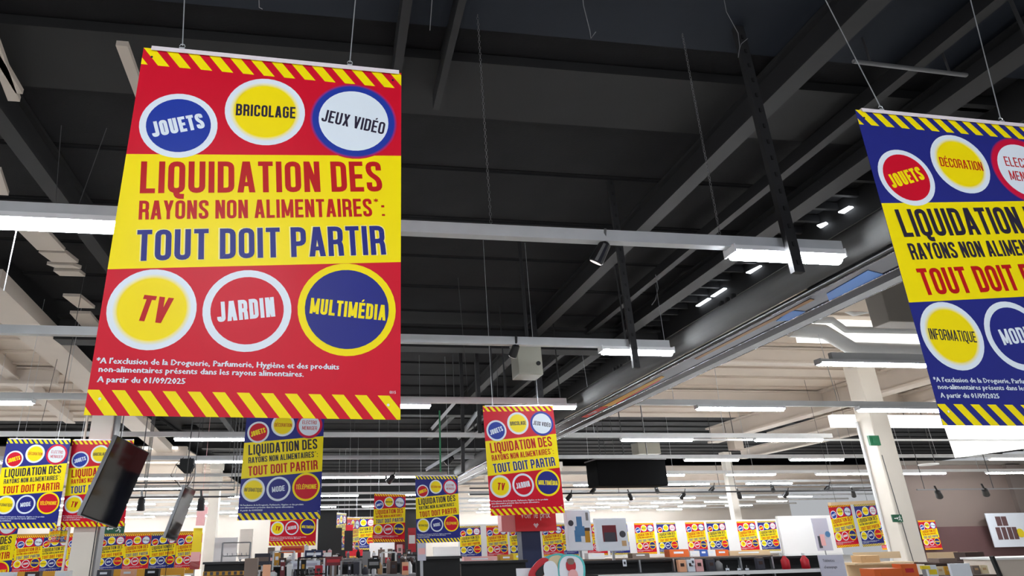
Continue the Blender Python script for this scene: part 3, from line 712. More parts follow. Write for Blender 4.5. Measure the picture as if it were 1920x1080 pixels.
tag(MB().box(0, q.x - p.x, -.02, .02, -.02, .02).build('spotlight_track', M['grey'], None, (p.x, 20, p.z + .05)), 'thin grey spotlight track in front of the mauve-grey wall', 'rail'); hang([o_ for o_ in bpy.data.objects if o_.name.startswith('spotlight_track')][-1], (.3, 3.0), 6.4)
for i, (x, y) in enumerate(((266, 936), (378, 936))): spot((x, y), 17.2, 0, 'small black spotlight at the left, %s the narrow hanging screen' % ('well left of' if i == 0 else 'right beside' if i == 1 else 'directly above'), 1.6, yaw=10, tilt=10)
for y, Y in ((905, 18), (919, 17.6), (932, 17.2)):
    p, q = at(240, y, Y), at(440, y, Y)
    tag(MB().box(0, q.x - p.x, -.02, .02, -.02, .02).build('spotlight_track', M['black'], None, (p.x, Y, (p.z + q.z) / 2)), 'thin black track %s behind the narrow hanging screen' % {905: 'highest', 919: 'middle', 932: 'lowest'}[y], 'rail'); hang([o_ for o_ in bpy.data.objects if o_.name.startswith('spotlight_track')][-1], (.4, 2.6), 6.4)
t = MB(); n = 20
t.tube([(.26 * math.cos(2 * PI * i / n), .26 * math.sin(2 * PI * i / n), 0) for i in range(n + 1)], .03, 6, caps=False)
hang(tag(t.build('ring_lamp', M['white_board'], None, at(1741, 871, 19), smooth=True), 'small white ring shaped lamp right of the right column', 'lamp'), (.26,), 6.4)

# ================================================================ COLUMNS
def exit_sign(t, x, y, z, w, h, man=True, arrow=-1):
    s = MB().box(x, x + w, y - .03, y, z, z + h).build('exit_sign', M['green'], t); o = MB()
    cx, cz = x + w * .30, z + h * .5; k = h
    f = arrow
    o.poly([(cx - f * -.0 - .22 * k, y - .032, cz - .06 * k), (cx + .22 * k, y - .032, cz - .06 * k), (cx + .22 * k, y - .032, cz + .06 * k), (cx - .22 * k, y - .032, cz + .06 * k)])
    hx = cx + f * .22 * k
    o.poly([(hx, y - .033, cz - .18 * k), (hx, y - .033, cz + .18 * k), (hx + f * .22 * k, y - .033, cz)][::-1 if f < 0 else 1])
    mx = x + w * .72
    if man:
        o.tube([(mx + .05 * k, y - .034, cz + .30 * k), (mx + .05 * k, y - .036, cz + .30 * k)], .07 * k, 8)
        for a, b in (((0, .22), (-.02, -.05)), ((0, .18), (.2, .08)), ((0, .18), (-.2, .1)), ((-.02, -.05), (.15, -.2)), ((.15, -.2), (.12, -.38)), ((-.02, -.05), (-.12, -.22)), ((-.12, -.22), (-.3, -.24))):
            o.bar((mx + a[0] * k, y - .035, cz + a[1] * k), (mx + b[0] * k, y - .035, cz + b[1] * k), .01, .07 * k, up=(0, 0, 1) if abs(a[0] - b[0]) > abs(a[1] - b[1]) else (1, 0, 0))
    o.build('pictogram', M['white'], s)
c1 = thing('column', 'pale grey painted column at the left with a green exit sign', 'column', (-4.62, 14.2, 0))
MB().box(-.42, .02, -.02, .40, 0, 6.1).build('shaft', M['column'], c1, bevel=.02); MB().box(.02, .06, .04, .34, 0, 6.1).build('side_channel', M['grey'], c1)
MB().tube([(-.50, -.02, 0), (-.50, -.02, 6.0)], .025, 8).build('conduit', M['column'], c1)
p = at(196, 1001, 14.1)
exit_sign(c1, p.x + 4.62, -.08, p.z, .36, .19, True, -1)
c2 = thing('column', 'tall pale grey square column at the right with a small green exit sign', 'column', (13.68, 14.5, 0))
MB().box(-.26, .26, -.1, .38, 0, 6.1).build('shaft', M['column'], c2, bevel=.03)
MB().tube([(-.10, -.13, 0), (-.16, -.13, 1.4), (-.20, -.13, 2.6), (-.24, -.13, 3.6)], .008, 6).build('cable', M['wire_dark'], c2)
MB().box(-.31, -.27, .30, .36, 0, 4.5).build('conduit', M['rail_white'], c2)
p = at(1675, 979, 14.35); exit_sign(c2, p.x - 13.68, -.13, p.z, .26, .17, True, 1)
for k, (x, y, Y, w, lab) in enumerate(((396, 1000, 34, .5, 'slim white column in the left distance beside the yellow banners'), (1043, 920, 34, .6, 'distant beige column behind the white standees'), (1377, 950, 30, .35, 'thin distant white column above the row of posters'))):
    p = at(x, y, Y); tt = thing('column', lab, 'column', (p.x, Y, 0)); MB().box(-w / 2, w / 2, -w / 2, w / 2, 0, 5.6).build('shaft', M['column'], tt); MB().box(-w * .6, w * .6, -w * .6, w * .6, 5.4, 5.7).build('head', M['column'], tt)
p = at(1640, 826, 14.36)
tag(MB().box(-.16, .12, -.03, .03, -.12, .12).box(-.1, .06, -.05, -.03, -.07, .07).build('green_cable_clip', M['cable_green'], None, p), 'small dark green clip box on the left edge of the right column', 'box')

# ================================================================ HANGING SALE POSTERS
poster('red', 'big red sale poster in the foreground, largest of all, hung on two white wires', (-.322, 2.493, 3.946), (1.5, .3, 1.2), wire_to=[(-.97, 2.5, 6.81), (.16, 2.5, 6.81)])
poster('blue', 'big blue sale poster cut off by the right edge of the photo', (3.312, 2.51, 3.932), (1.5, -.2, 1.4), wire_to=[(2.36, 2.5, 6.81), (4.04, 2.5, 6.81)])
poster('red', 'red sale poster hanging over the red price header, right of centre', (2.949, 9.973, 3.849), (.4, -1.4, 1.9))
poster('blue', 'blue sale poster directly under the big red poster', (-.752, 10.106, 3.826), (-3.4, 0, -3.0))
poster('red', 'small brightly lit red sale poster in the distance, centre', (2.14, 24.67, 3.509), (.7, 1.8, 6.6))
poster('blue', 'blue sale poster left of the hanging red one, over the dark block', (2.763, 17.457, 3.466), (.2, -.6, 8.3))
poster('blue', 'blue sale poster at the left edge, beside the hung red one', (-5.81, 13.774, 3.875), (3.0, .8, -.7))
poster('red', 'red sale poster at the left, partly covered by the hanging screen', (-4.66, 13.951, 3.888), (4.0, -.1, .1))
poster('red', 'red sale poster peeping out below the blue poster in the centre', (-.968, 17.991, 3.461), (0, .6, 2.8))
poster('blue', 'dim distant blue sale poster just left of the bright red one', (1.774, 36.995, 3.146), (0, .5, -3))
poster('blue', 'dark corner of a blue sale poster low at the left edge', (at(-14, 960, 16).x, 16, at(0, 960, 16).z), (0, 0, 0))
p = at(640, 985, 33)
poster('blue', 'narrow side-on sale poster left of the dim distant blue one', (p.x, 33, 3.2), (0, 0, 66))
p = at(641, 985, 31); poster('red', 'narrow side-on red sale poster left of the dim distant blue one', (p.x + .5, 30.4, 2.9), (0, 0, 60))
p = at(350, 985, 23)

# ---------------------------------------------------------------- boards with rows of posters
def board(name, x0, x1, Y, z0, z1, label, m='white_board', th=.08, cat='board'):
    t = thing(name, label, cat, ((x0 + x1) / 2, Y, z0)); L = (x1 - x0) / 2; h = z1 - z0
    MB().box(-L, L, 0, th, 0, h).build('panel', M[m], t)
    MB().box(-L, L, -.01, .0, -.03, .03).build('lower_edge', M['rail_white'], t)
    for s in (-L + .05, L - .05): MB().box(s - .03, s + .03, th, th + .06, -z0, h).build('stand_post', M['alu'], t)
    return t
SW = .841
pos_words = ['first', 'second', 'third', 'fourth', 'fifth', 'sixth', 'seventh', 'eighth', 'ninth', 'tenth', 'eleventh', 'twelfth']
# right row
xL, xR = at(860, 1000, 26.2).x, at(1462, 1000, 26.2).x
board('header_board', xL, xR, 26.25, 1.12, 2.42, 'long white header board carrying the row of small posters right of centre')
rowR = [(862, 'blue'), (912, 'red'), (955, 'blue'), (1016, 'red'), (1048, 'blue'), (1098, 'red'), (1140, 'blue'), (1190, 'red'), (1231.5, 'blue'), (1286, 'red'), (1326, 'blue'), (1383, 'red'), (1422, 'blue')]
for i, (x, kd) in enumerate(rowR):
    p = at(x, 978, 26.15)
    poster(kd, 'small %s sale poster, %s from the left on the right header board' % (kd, (pos_words + ['thirteenth'])[i]), (p.x + SW / 2, 26.245 - .003 * (i % 2), 2.36), (0, 0, 0), hung=False, w=SW, group='small posters on the right header board')
# bigger white board nearer
pa, pb_ = at(1458, 972, 22), at(1566, 972, 22)
board('backlit_board', pa.x, pb_.x, 22, at(1470, 1041, 22).z, at(1500, 967, 22).z, 'large blank white panel right of the row of small posters')
for kd, q in (('red', (14.945, 17.978, 2.607)), ('blue', (15.80, 17.99, 2.62))):
    t = poster(kd, 'small %s sale poster of the tilted pair left of the right column' % kd, q, (2.4, -2.0, 8), hung=False, w=SW, group='tilted pair of small posters by the right column')
t = thing('poster_batten', 'pale wooden batten holding the tilted pair of small posters', 'batten', (15.37, 17.95, 2.66), rot=(0, math.radians(-2), math.radians(8)))
MB().box(-.86, .84, -.05, .05, -.06, .03).build('wood_strip', M['wood'], t)
for x in (-.6, .6): MB().tube([(x, 0, .03), (x, 0, 6.42 - 2.66)], .005, 5).build('hanging_wire', M['wire_dark'], t)
p = at(1634, 976, 28.27); poster('red', 'small dim red sale poster behind the left edge of the right column', (p.x + .65, 28.27, p.z), hung=False, w=.91, group='small dim posters by the brown wall')
p = at(1720, 976, 28.05); poster('red', 'small dim red sale poster against the brown wall, right of the column', (p.x + .46, 28.05, p.z), hung=False, w=.91, group='small dim posters by the brown wall')
# left row
xL, xR = at(-60, 1030, 24.6).x, at(366, 1030, 24.6).x
board('header_board', xL, xR, 24.65, .92, 2.32, 'long orange-yellow header board carrying the row of small posters at the left', 'mustard')
xs = [-22, 26, 75, 124, 179, 231.5, 281, 331]; kinds = ['blue', 'red', 'blue', 'red', 'blue', 'red', 'blue', 'red']
xs = [-22, 26.5, 75, 123.5, 182, 231, 280, 329]
for i, (x, kd) in enumerate(zip(xs, kinds)):
    p = at(x, 1030, 24.55); pp = (p.x + SW / 2, 24.648 - .003 * (i % 2), 2.26)
    poster(kd, 'small %s sale poster, %s from the left on the left header board' % (kd, pos_words[i]), pp, (0, -.5, 0), hung=False, w=SW * 1.14 if i < 0 else SW, group='small posters on the left header board')
# olive back of two posters hanging in front of the left row
for i, x in enumerate((93, 109)):
    p = at(x, 990, 19); t = poster('red' if i == 0 else 'blue', 'dark see-through %s sale poster hanging in front of the left row' % ('red' if i == 0 else 'blue'), (p.x + .15, 19, at(100, 986, 19).z), (0, 0, -8), w=.30, group='dark poster pair before the left row')
# tall side-on banner
p = at(371, 1000, 22)
tb = thing('roll_banner', 'tall narrow yellow and red banner seen edge-on left of the distant white column', 'banner', (p.x, 22, 0), rot=(0, 0, math.radians(10)))
MB().box(-.14, .13, 0, .25, 1.15, 2.35).build('banner_face', M['yellow'], tb)
MB().box(-.145, .135, -.01, 0, 1.15, 1.65).build('lower_print', M['pink'], tb)
MB().box(-.145, .135, -.01, 0, 1.15, 1.38).build('bottom_print', M['cherry'], tb)
MB().box(-.02, .02, .1, .14, 0, 1.15).build('stand_post', M['alu'], tb)
tag(MB().box(-.12, .14, -.03, .03, 0, .62).box(-.04, .2, -.035, .035, .35, .55).tube([(0, 0, .62), (0, 0, 6.81 - 2.42)], .006, 5).build('hanging_bag', M['pink'], None, (p.x + .05, 21.9, 2.42)), 'pale pink and orange object hanging above the yellow banner', 'decoration')

# ================================================================ HANGING SCREENS
def tv(pos, rot, w, h, label):
    t = thing('hanging_screen', label, 'television', pos, 'hanging screens', rot=tuple(math.radians(a) for a in rot))
    MB().box(-w / 2, w / 2, 0, .05, -h, 0).build('casing', M['black'], t, bevel=.006)
    MB().box(-w / 2 - .004, -w / 2, -.002, .052, -h, 0).box(-w / 2, w / 2, -.002, .052, -h - .004, -h).build('frame_edge', M['alu'], t)
    MB().box(-w / 2 + .015, w / 2 - .015, -.003, 0, -h + .015, -.015).build('screen', M['screen'], t)
    MB().box(-w * .25, w * .25, .05, .09, -h * .7, -h * .3).build('back_bracket', M['grey'], t)
    mw = Matrix.Translation(Vector(pos)) @ Euler(t.rotation_euler, 'YXZ').to_matrix().to_4x4(); inv = mw.inverted()
    for s in (-w * .35, w * .35):
        e = inv @ (mw @ Vector((s, .03, 0)) + Vector((0, 0, 6.81 - pos[2]))); MB().tube([(s, .03, 0), e], .006, 5).build('hanging_wire', M['wire_dark'], t)
    e0 = Vector((0, .03, -h)); e = inv @ (mw @ e0 - Vector((0, 0, 1.1))); MB().tube([e0, e], .006, 5).build('power_cable', M['black'], t)
    return t
tv((-2.46, 8.46, 3.01), (9.7, 12.8, 63.3), .62, .95, 'large black portrait screen hanging at an angle in front of the left red poster')
tv((-2.65, 13.01, 2.85), (14.7, 4.8, 81.9), .62, .95, 'narrow black screen hanging nearly side-on, right of the big black screen')
# tangled bracket above the second screen
t = thing('cable_bracket', 'black bracket with tangled cables above the narrow hanging screen', 'bracket', at(352, 872, 13.6)); hang(t, (0,), 6.8, 0, .1)
MB().box(-.14, .12, -.08, .08, -.02, .12).hexa([(-.05, -.06, -.16), (.07, -.06, -.16), (.07, .06, -.16), (-.05, .06, -.16), (-.22, -.08, .0), (.14, -.08, .0), (.14, .08, .0), (-.22, .08, .0)]).build('mount', M['matte_black'], t)
for k in range(7):
    a = random.uniform(-.25, .2); MB().tube([(a * .4, 0, .15), (a, random.uniform(-.1, .1), .02), (a * 1.3, 0, -.2), (a * .4, 0, -.42)], .007, 5).build('cable', M['black'] if k % 3 else M['rail_white'], t)

# ================================================================ PRICE HEADER ON NAVY PILLAR
ph = thing('price_totem', 'navy pillar with a red header box reading voir le prix', 'sign', (3.19, 10.5, 0))
hx0, hx1 = at(966, 980, 10.5).x - 3.19, at(1043, 980, 10.5).x - 3.19; hz0, hz1 = at(1000, 996, 10.5).z, 2.46
MB().box(at(981, 1030, 10.5).x - 3.19, at(1017, 1030, 10.5).x - 3.19, .05, .32, 0, hz0).build('pillar', M['navy_panel'], ph)
hd = MB().box(hx0, hx1, 0, .5, hz0, hz1).build('header_box', M['red_panel'], ph)
MB().hexa([(hx0 - .16, .25, hz0 + .01), (hx0 - .002, 0, hz0), (hx0 - .002, .5, hz0), (hx0 - .16, .5, hz0), (hx0 - .16, .25, hz1), (hx0 - .002, 0, hz1), (hx0 - .002, .5, hz1), (hx0 - .16, .5, hz1)]).build('side_face', M['pink_panel'], ph)
tm = MB(); tr = font_polys('Voir le prix', .12, bold=.002); mx = max(v.x for q in tr for v in q); kx = .50 / mx
hc = (hx0 + hx1) / 2
for q in tr: tm.poly([(hc - .25 + v.x * kx, -.003, hz0 + .20 + v.y * 1.25) for v in q])
tm.poly([(hc - .045, -.003, hz0 + .10), (hc + .045, -.003, hz0 + .10), (hc, -.003, hz0 + .045)][::-1]); tm.poly([(hc - .045, -.003, hz0 + .10), (hc - .022, -.003, hz0 + .125), (hc, -.003, hz0 + .105), (hc + .022, -.003, hz0 + .125), (hc + .045, -.003, hz0 + .10)])
tag(tm.build('lettering', M['white'], hd), kind='stuff')

# white standees
def standee(px0, px1, Y, label, rot, deco):
    a, b = at(*px0, Y), at(*px1, Y); w = b.x - a.x; h = a.z - b.z
    t = thing('standee', label, 'standee', ((a.x + b.x) / 2, Y, b.z), rot=(0, 0, math.radians(rot)))
    MB().box(-w / 2, w / 2, 0, .12, 0, h).build('board', M['pale'], t, bevel=.01); MB().box(-.02, .02, .04, .08, -b.z, 0).build('pole', M['alu'], t)
    deco(t, w, h); return t
def dec1(t, w, h):
    MB().tube([(-w * .34, -.002, h * .68), (-w * .34, -.006, h * .68)], w * .11, 18).build('round_emblem', M['ink'], t)
    MB().box(-w * .10, w * .12, -.008, 0, h * .58, h * .84).box(-w * .18, w * .20, -.01, 0, h * .36, h * .60).box(-w * .22, w * .02, -.009, 0, h * .22, h * .5).build('blue_appliance_picture', M['steelblue'], t)
    MB().box(w * .20, w * .40, -.008, 0, h * .20, h * .48).build('yellow_picture', M['mustard'], t); MB().box(w * .18, w * .42, -.009, 0, h * .48, h * .56).build('dark_picture', M['brown'], t)
    MB().box(w * .30, w * .40, -.008, 0, h * .74, h * .94).build('corner_print', M['grey'], t)
def dec2(t, w, h):
    MB().box(-w * .30, w * .14, -.008, 0, h * .28, h * .78).build('red_appliance_picture', M['darkred'], t); MB().box(-w * .26, w * .10, -.010, 0, h * .28, h * .56).build('grey_appliance_picture', M['ink'], t)
    MB().tube([(w * .33, -.002, h * .50), (w * .33, -.006, h * .50)], w * .10, 18).build('round_emblem', M['ink'], t); MB().box(w * .28, w * .42, -.008, 0, h * .14, h * .30).build('tan_print', M['tan'], t)
standee((1060, 957), (1114, 1032), 11, 'white cardboard standee with a blue appliance picture and round emblem', 4, dec1)
standee((1116, 972), (1180, 1032), 11.4, 'white cardboard standee with a dark red appliance picture, right of the blue one', -4, dec2)

# fan of colourful cards and pale card in the foreground bottom
fc = thing('card_display', 'fan of rounded colourful cards at the bottom edge, right of the pale card', 'display', at(1045, 1090, 4))
cz = fc.location.z
def blob(cx, cz_, rx, rz, ang, y, m, name, par=fc, sq=2.6):
    pts = []; n = 24
    for i in range(n):
        a = 2 * PI * i / n; x = math.copysign(abs(math.cos(a)) ** (2 / sq), math.cos(a)) * rx; z = math.copysign(abs(math.sin(a)) ** (2 / sq), math.sin(a)) * rz
        pts.append((cx + x * math.cos(ang) - z * math.sin(ang), cz_ + x * math.sin(ang) + z * math.cos(ang)))
    mb = MB(); f = [(x, y, z) for x, z in pts]; bk = [(x, y + .006, z) for x, z in pts]
    mb.poly(f); mb.poly(bk[::-1])
    for i in range(n): j = (i + 1) % n; mb.poly([f[j], f[i], bk[i], bk[j]])
    return mb.build(name, M[m], par)
k = 4 / F
blob(-.10, .06, .085, .05, .75, 0, 'cherry', 'red_card'); blob(-.085, .065, .055, .022, .62, -.010, 'black', 'black_print'); blob(-.075, .035, .06, .006, .62, -.012, 'white', 'white_stripe')
blob(-.01, .10, .09, .05, .25, .01, 'teal', 'teal_card'); blob(.01, .06, .06, .085, .15, -.004, 'cell', 'peach_card'); blob(-.035, .045, .045, .07, .2, -.014, 'pale', 'white_card')
blob(.09, .06, .085, .09, -.1, -.018, 'teal', 'teal_edge'); blob(.085, .06, .074, .08, -.1, -.026, 'pale', 'white_disc'); blob(.082, .085, .03, .03, 0, -.034, 'cherry', 'red_print'); blob(.082, .11, .022, .018, 0, -.036, 'taupe', 'dark_print'); blob(.09, .02, .03, .045, 0, -.036, 'pink', 'pink_print')
p = at(968, 1066, 4.1); t = thing('price_card', 'pale blank card at the bottom edge left of the colourful cards', 'card', p)
MB().box(0, .125, 0, .008, -.3, 0).build('card', M['pale'], t)

# ================================================================ GONDOLAS AND SHELVES
def gondola(x0, x1, Y, top, label, m='matte_black', posts=(), depth=.9, shelves=(.35, .75, 1.15), group='shop gondolas', topboard=False):
    t = thing('gondola', label, 'shelf unit', ((x0 + x1) / 2, Y, 0), group); L = (x1 - x0) / 2
    MB().box(-L, L, depth * .5, depth * .5 + .04, 0, top).build('back_panel', M[m], t)
    MB().box(-L, L, 0, depth, 0, .14).build('base', M[m], t)
    for z in shelves:
        if z < top - .1:
            s = MB().box(-L, L, 0, depth * .5, z, z + .03).build('shelf', M[m], t); MB().box(-L, L, -.01, 0, z - .01, z + .035).build('price_rail', M['rail_white'], s)
    for px in posts: MB().box(px - x_mid(x0, x1) - .012, px - x_mid(x0, x1) + .012, depth * .44, depth * .5, 0, top).build('post', M['alu'], t)
    MB().box(-L - .02, L + .02, *((depth * .45, depth * .55) if not topboard else (0, depth)), top - .03, top).build('top_rail' if not topboard else 'top_board', M['black' if not topboard else m], t)
    return t
x_mid = lambda a, b: (a + b) / 2
Yg = 9.0
gx0, gx1 = at(1096, 1050, Yg + .45).x, at(1534, 1050, Yg + .45).x
zt = (at(1096, 1048, Yg + .45).z + at(1534, 1045, Yg + .45).z) / 2
g1 = gondola(gx0, gx1, Yg, zt, 'long black gondola wall below the right row of posters', posts=[at(x, 1060, Yg + .4).x for x in (1200, 1264, 1390, 1450)], shelves=(.35, .80, 1.30))
tm = MB()
for i, (t_, y) in enumerate((('SMARTPHONES', 1067), ('ET ACCESSOIRES', 1072), ('CONNECTES', 1078))):
    p = at(1112 - i * 3, y, Yg + .43) - Vector(g1.location)
    for q in font_polys(t_, .036): tm.poly([(p.x + v.x, .44, p.z + v.y) for v in q])
mat('white_ink', (235, 235, 235), .5)
gd2 = [(780, 862, 1043, 8.2, 'black square display block below the small blue poster'), (864, 985, 1051, 8.6, 'black gondola left of the navy pillar'), (384, 468, 1053, 10, 'black counter unit at the left below the distant white column')]
for a, b, y, Y, lab in gd2:
    x0, x1 = at(a, y, Y).x, at(b, y, Y).x; gondola(x0, x1, Y - .45, at((a + b) / 2, y, Y).z, lab, depth=.9, shelves=(.3, .65, 1.0), group='shop gondolas')
TOPS = {}
far_g = [('rear', 500, 780, 1047, 16, 'grey', 'rear low grey shelf run under the centre posters'), ('middle', 474, 780, 1058, 13, 'matte_black', 'middle low shelf run under the centre posters'), ('front', 474, 778, 1079, 10.5, 'grey', 'front low shelf run under the centre posters'),
    ('wood', 1586, 1700, 1054, 12.5, 'wood', 'wooden shelf unit behind the right column'), ('right', 1735, 1862, 1053, 12, 'brown', 'dark shelf unit at the right, behind the white cards'), ('rightlow', 1750, 1838, 1077, 9.5, 'brown', 'low shelf unit at the right with small cream cartons'),
    ('left', 2, 330, 1084, 12, 'grey', 'low grey shelf run along the bottom left'), ('back', 862, 1450, 1047, 24, 'taupe', 'long low shelf run under the right row of small posters'), ('table', 1628, 1722, 1087, 6.9, 'grey', 'low table under the orange cartons at the bottom edge')]
for key, a, b, y, Y, m_, lab in far_g:
    x0, x1 = at(a, y, Y).x, at(b, y, Y).x; TOPS[key] = at((a + b) / 2, y, Y).z
    gondola(x0, x1, Y - .25, TOPS[key], lab, m=m_, depth=.5, shelves=(.3, .6, .9), topboard=True)

# goods, each a small object of its own
def goods(kind, px, Y, w, h, m, label, group, m2=None, d=None, z=None):
    """px = image point of the item's bottom centre"""
    p = at(*px, Y); d = d or w * .6
    if z is not None: p.z = z
    t = thing(kind, label, kind.replace('_', ' '), p, group)
    if kind == 'bottle':
        MB().lathe([(w * .42, 0), (w * .5, h * .05), (w * .5, h * .58), (w * .2, h * .8), (w * .18, h * .86)], 10).build('bottle_body', M[m], t, smooth=True); MB().lathe([(w * .22, h * .86), (w * .22, h)], 10).build('cap', M[m2 or 'white'], t)
    elif kind in ('carton', 'crate'):
        MB().box(-w / 2, w / 2, -d / 2, d / 2, 0, h).build('box_body', M[m], t); MB().box(-w * .28, w * .22, -d / 2 - .004, -d / 2, h * .45, h * .72).build('printed_label', M[m2 or 'white'], t)
        MB().box(-w * .5, w * .5, -.01, .01, h, h + .002).build('tape', M['tan'], t)
    elif kind == 'price_tag':
        MB().box(-w / 2, w / 2, 0, .004, 0, h).build('card', M[m], t); MB().box(-w * .25, w * .25, -.002, 0, h * .3, h * .7).build('print', M['ink'], t)
        MB().box(-.004, .004, 0, .004, h, h + .04).build('clip', M['alu'], t)
    elif kind == 'garment':
        MB().hexa([(-w * .4, -.04, 0), (w * .4, -.04, 0), (w * .4, .04, 0), (-w * .4, .04, 0), (-w * .5, -.05, h * .85), (w * .5, -.05, h * .85), (w * .35, .05, h * .95), (-w * .35, .05, h * .95)]).build('cloth', M[m], t); MB().tube([(-w * .3, 0, h * .93), (0, 0, h * 1.05), (w * .3, 0, h * .93)], .008, 5).build('hanger', M['wire'], t)
    return t
random.seed(11)
CM = ['white', 'tan', 'ink', 'grey', 'darkred', 'pale', 'taupe', 'brown', 'ink', 'grey', 'white', 'brown', 'matte_black', 'taupe', 'mustard', 'cherry', 'ink', 'pink']
CN = dict(white='white', cherry='bright red', tan='tan', ink='charcoal', grey='grey', darkred='dark red', pale='pale blue', orange='orange', blue='blue', taupe='taupe', peach='peach', brown='brown', mustard='mustard', pink='pink', wood='wooden', matte_black='black', yellow='yellow', lilac='lilac')
# centre clutter between the posters and the frame's bottom edge
ORD2 = [a + b for a, b in zip(['', '', '', '', '', '', '', '', ''] + ['twenty-'] * 9, ['first', 'second', 'third', 'fourth', 'fifth', 'sixth', 'seventh', 'eighth', 'ninth'] * 2)]
ORD2 = ORD2[:9] + ['tenth', 'eleventh', 'twelfth', 'thirteenth', 'fourteenth', 'fifteenth', 'sixteenth', 'seventeenth', 'eighteenth', 'nineteenth', 'twentieth'] + ORD2[9:]
for row, (ya, yb2, Y, x0, x1, step) in enumerate(((1052, 1056, 13.0, 482, 775, 13), (1072, 1079, 10.5, 482, 772, 14), (1044, 1047, 16, 508, 775, 15))):
    x = x0; n = 0
    while x < x1:
        m = random.choice(CM); m2 = random.choice(CM); w = random.uniform(.05, .15) * Y / 13; h = random.uniform(.08, .27) * Y / 14 * (1.3 if row == 1 else 1)
        kd = random.choice(['carton', 'carton', 'bottle', 'garment'] if row else ['carton', 'bottle', 'carton'])
        goods(kd, (x, random.uniform(ya, yb2) + 4), Y, w, h, m, '%s %s, %s in the %s row of goods under the centre posters' % (CN[m], kd, ORD2[n], ['middle', 'front', 'rear'][row]), 'goods under the centre posters', m2, z=TOPS[['middle', 'front', 'rear'][row]])
        x += step * random.uniform(.7, 1.3); n += 1
# on the black gondolas
for i, (x, m, kd) in enumerate(((1280, 'peach', 'carton'), (1296, 'pale', 'carton'), (1312, 'pink', 'carton'), (1335, 'ink', 'carton'), (1350, 'grey', 'bottle'), (1428, 'ink', 'carton'))):
    goods(kd, (x, 1076), Yg + .25, .11, .16, m, '%s %s on the black gondola wall, %s from its left end' % (CN[m], kd, pos_words[i]), 'goods on the black gondola', 'brown', z=1.33)
for i, (x, y) in enumerate(((1478, 1083), (1516, 1087))):
    goods('bottle', (x, y), Yg + .15, .12, .21, 'cherry', 'red bottle with white cap at the right end of the black gondola, %s one' % ('left' if i == 0 else 'right'), 'red bottles on the black gondola', 'white', z=1.33)
for i, (x, y) in enumerate(((1300, 1060), (1172, 1062), (1366, 1078), (1388, 1078), (1403, 1078))):
    goods('price_tag', (x, y), Yg + .2, .055, .09, 'pale', 'small white price tag, %s, over black shelving' % ['hanging right of the first beige carton', 'near the navy pillar side of the gondola wall', 'first of three low ones', 'middle of three low ones', 'last of three low ones', 'left of the navy pillar'][i], 'small white price tags')
# strip of goods at the foot of the right header board
for i, (x0, x1, m, h) in enumerate(((1182, 1214, 'taupe', .16), (1252, 1288, 'orange', .26), (1290, 1308, 'white', .2), (1309, 1323, 'blue', .24), (1324, 1338, 'white', .22), (1339, 1362, 'orange', .22), (1364, 1440, 'wood', .16), (1100, 1130, 'white', .2), (960, 985, 'yellow', .26), (935, 960, 'mustard', .22), (868, 930, 'pink', .18))):
    a = at(x0, 1046, 24); b = at(x1, 1046, 24)
    goods('carton', ((x0 + x1) / 2, 1047), 24, b.x - a.x, h, m, '%s flat carton lying under the right header board, %s' % (CN[m], ['below posters eight and nine', 'right of poster nine, tall', 'under poster ten', 'the only blue one', 'right of the blue one', 'right of centre, tall', 'very long one', 'under the standees', 'just left of the pillar', 'left of the pillar, dull', 'long one above the left black gondola'][i]), 'cartons under the right header board', 'pale', d=.4, z=TOPS['back'])
# left side bits
p = at(460, 1080, 8.6)
goods('carton', (470, 1084), 8.8, .15, at(470, 1047, 8.8).z, 'taupe', 'tall taupe carton standing by the black counter unit at the left', 'cartons by the counter unit', 'taupe', d=.2, z=0)
goods('carton', (499, 1086), 8.8, .09, at(499, 1059, 8.8).z, 'peach', 'narrow peach carton right of the tall taupe one', 'cartons by the counter unit', 'peach', d=.1, z=0)
t = thing('warning_strip', 'yellow and black strip along the counter unit at the lower left', 'strip', at(380, 1080, 9.3)); L = at(458, 1080, 9.3).x - t.location.x
MB().box(0, L, 0, .02, 0, .05).build('strip', M['mustard'], t); mb = MB(); [mb.box(L * (i + .2) / 7, L * (i + .7) / 7, -.004, 0, .005, .045) for i in range(7)]; mb.build('dark_marks', M['ink'], t)
board('backlit_board', at(404, 1000, 20).x, at(446, 1000, 20).x, 20, at(420, 1052, 20).z, at(420, 1008, 20).z, 'bright white panel right of the distant left column')
board('backlit_board', at(450, 1000, 21).x, at(474, 1000, 21).x, 21, at(460, 1046, 21).z, at(460, 992, 21).z, 'narrow pale panel left of the low red poster', m='column')
mb = MB()
# red and orange small signs in the centre
def flat_sign(x0, y0, x1, y1, Y, m, label, m2=None, name='shelf_sign', group='small shelf signs'):
    a, b = at(x0, y0, Y), at(x1, y1, Y); t = thing(name, label, 'sign', ((a.x + b.x) / 2, Y, b.z), group); w = (b.x - a.x) / 2; h = a.z - b.z
    MB().box(-w, w, 0, .03, 0, h).build('sign_board', M[m], t)
    if m2: MB().box(-w * .8, w * .8, -.004, 0, h * .35, h * .7).build('printed_band', M[m2], t)
    MB().box(-.015, .015, .03, .06, -b.z, h * .5).build('sign_post', M['alu'], t)
    return t
flat_sign(528, 1024, 570, 1036, 15, 'orange', 'orange-red shelf sign below the low red poster', 'cherry')
flat_sign(572, 1032, 605, 1046, 15, 'navy_panel', 'navy shelf sign below the low red poster, right of the orange one', 'pale')
flat_sign(545, 1052, 600, 1066, 11, 'pale', 'pale shelf sign in the centre clutter', 'lilac')
flat_sign(646, 995, 661, 1033, 26, 'black', 'black narrow hanging sign left of the dim blue poster', None)
flat_sign(648, 984, 662, 996, 26.1, 'cherry', 'small red sign on top of the black narrow sign', None)
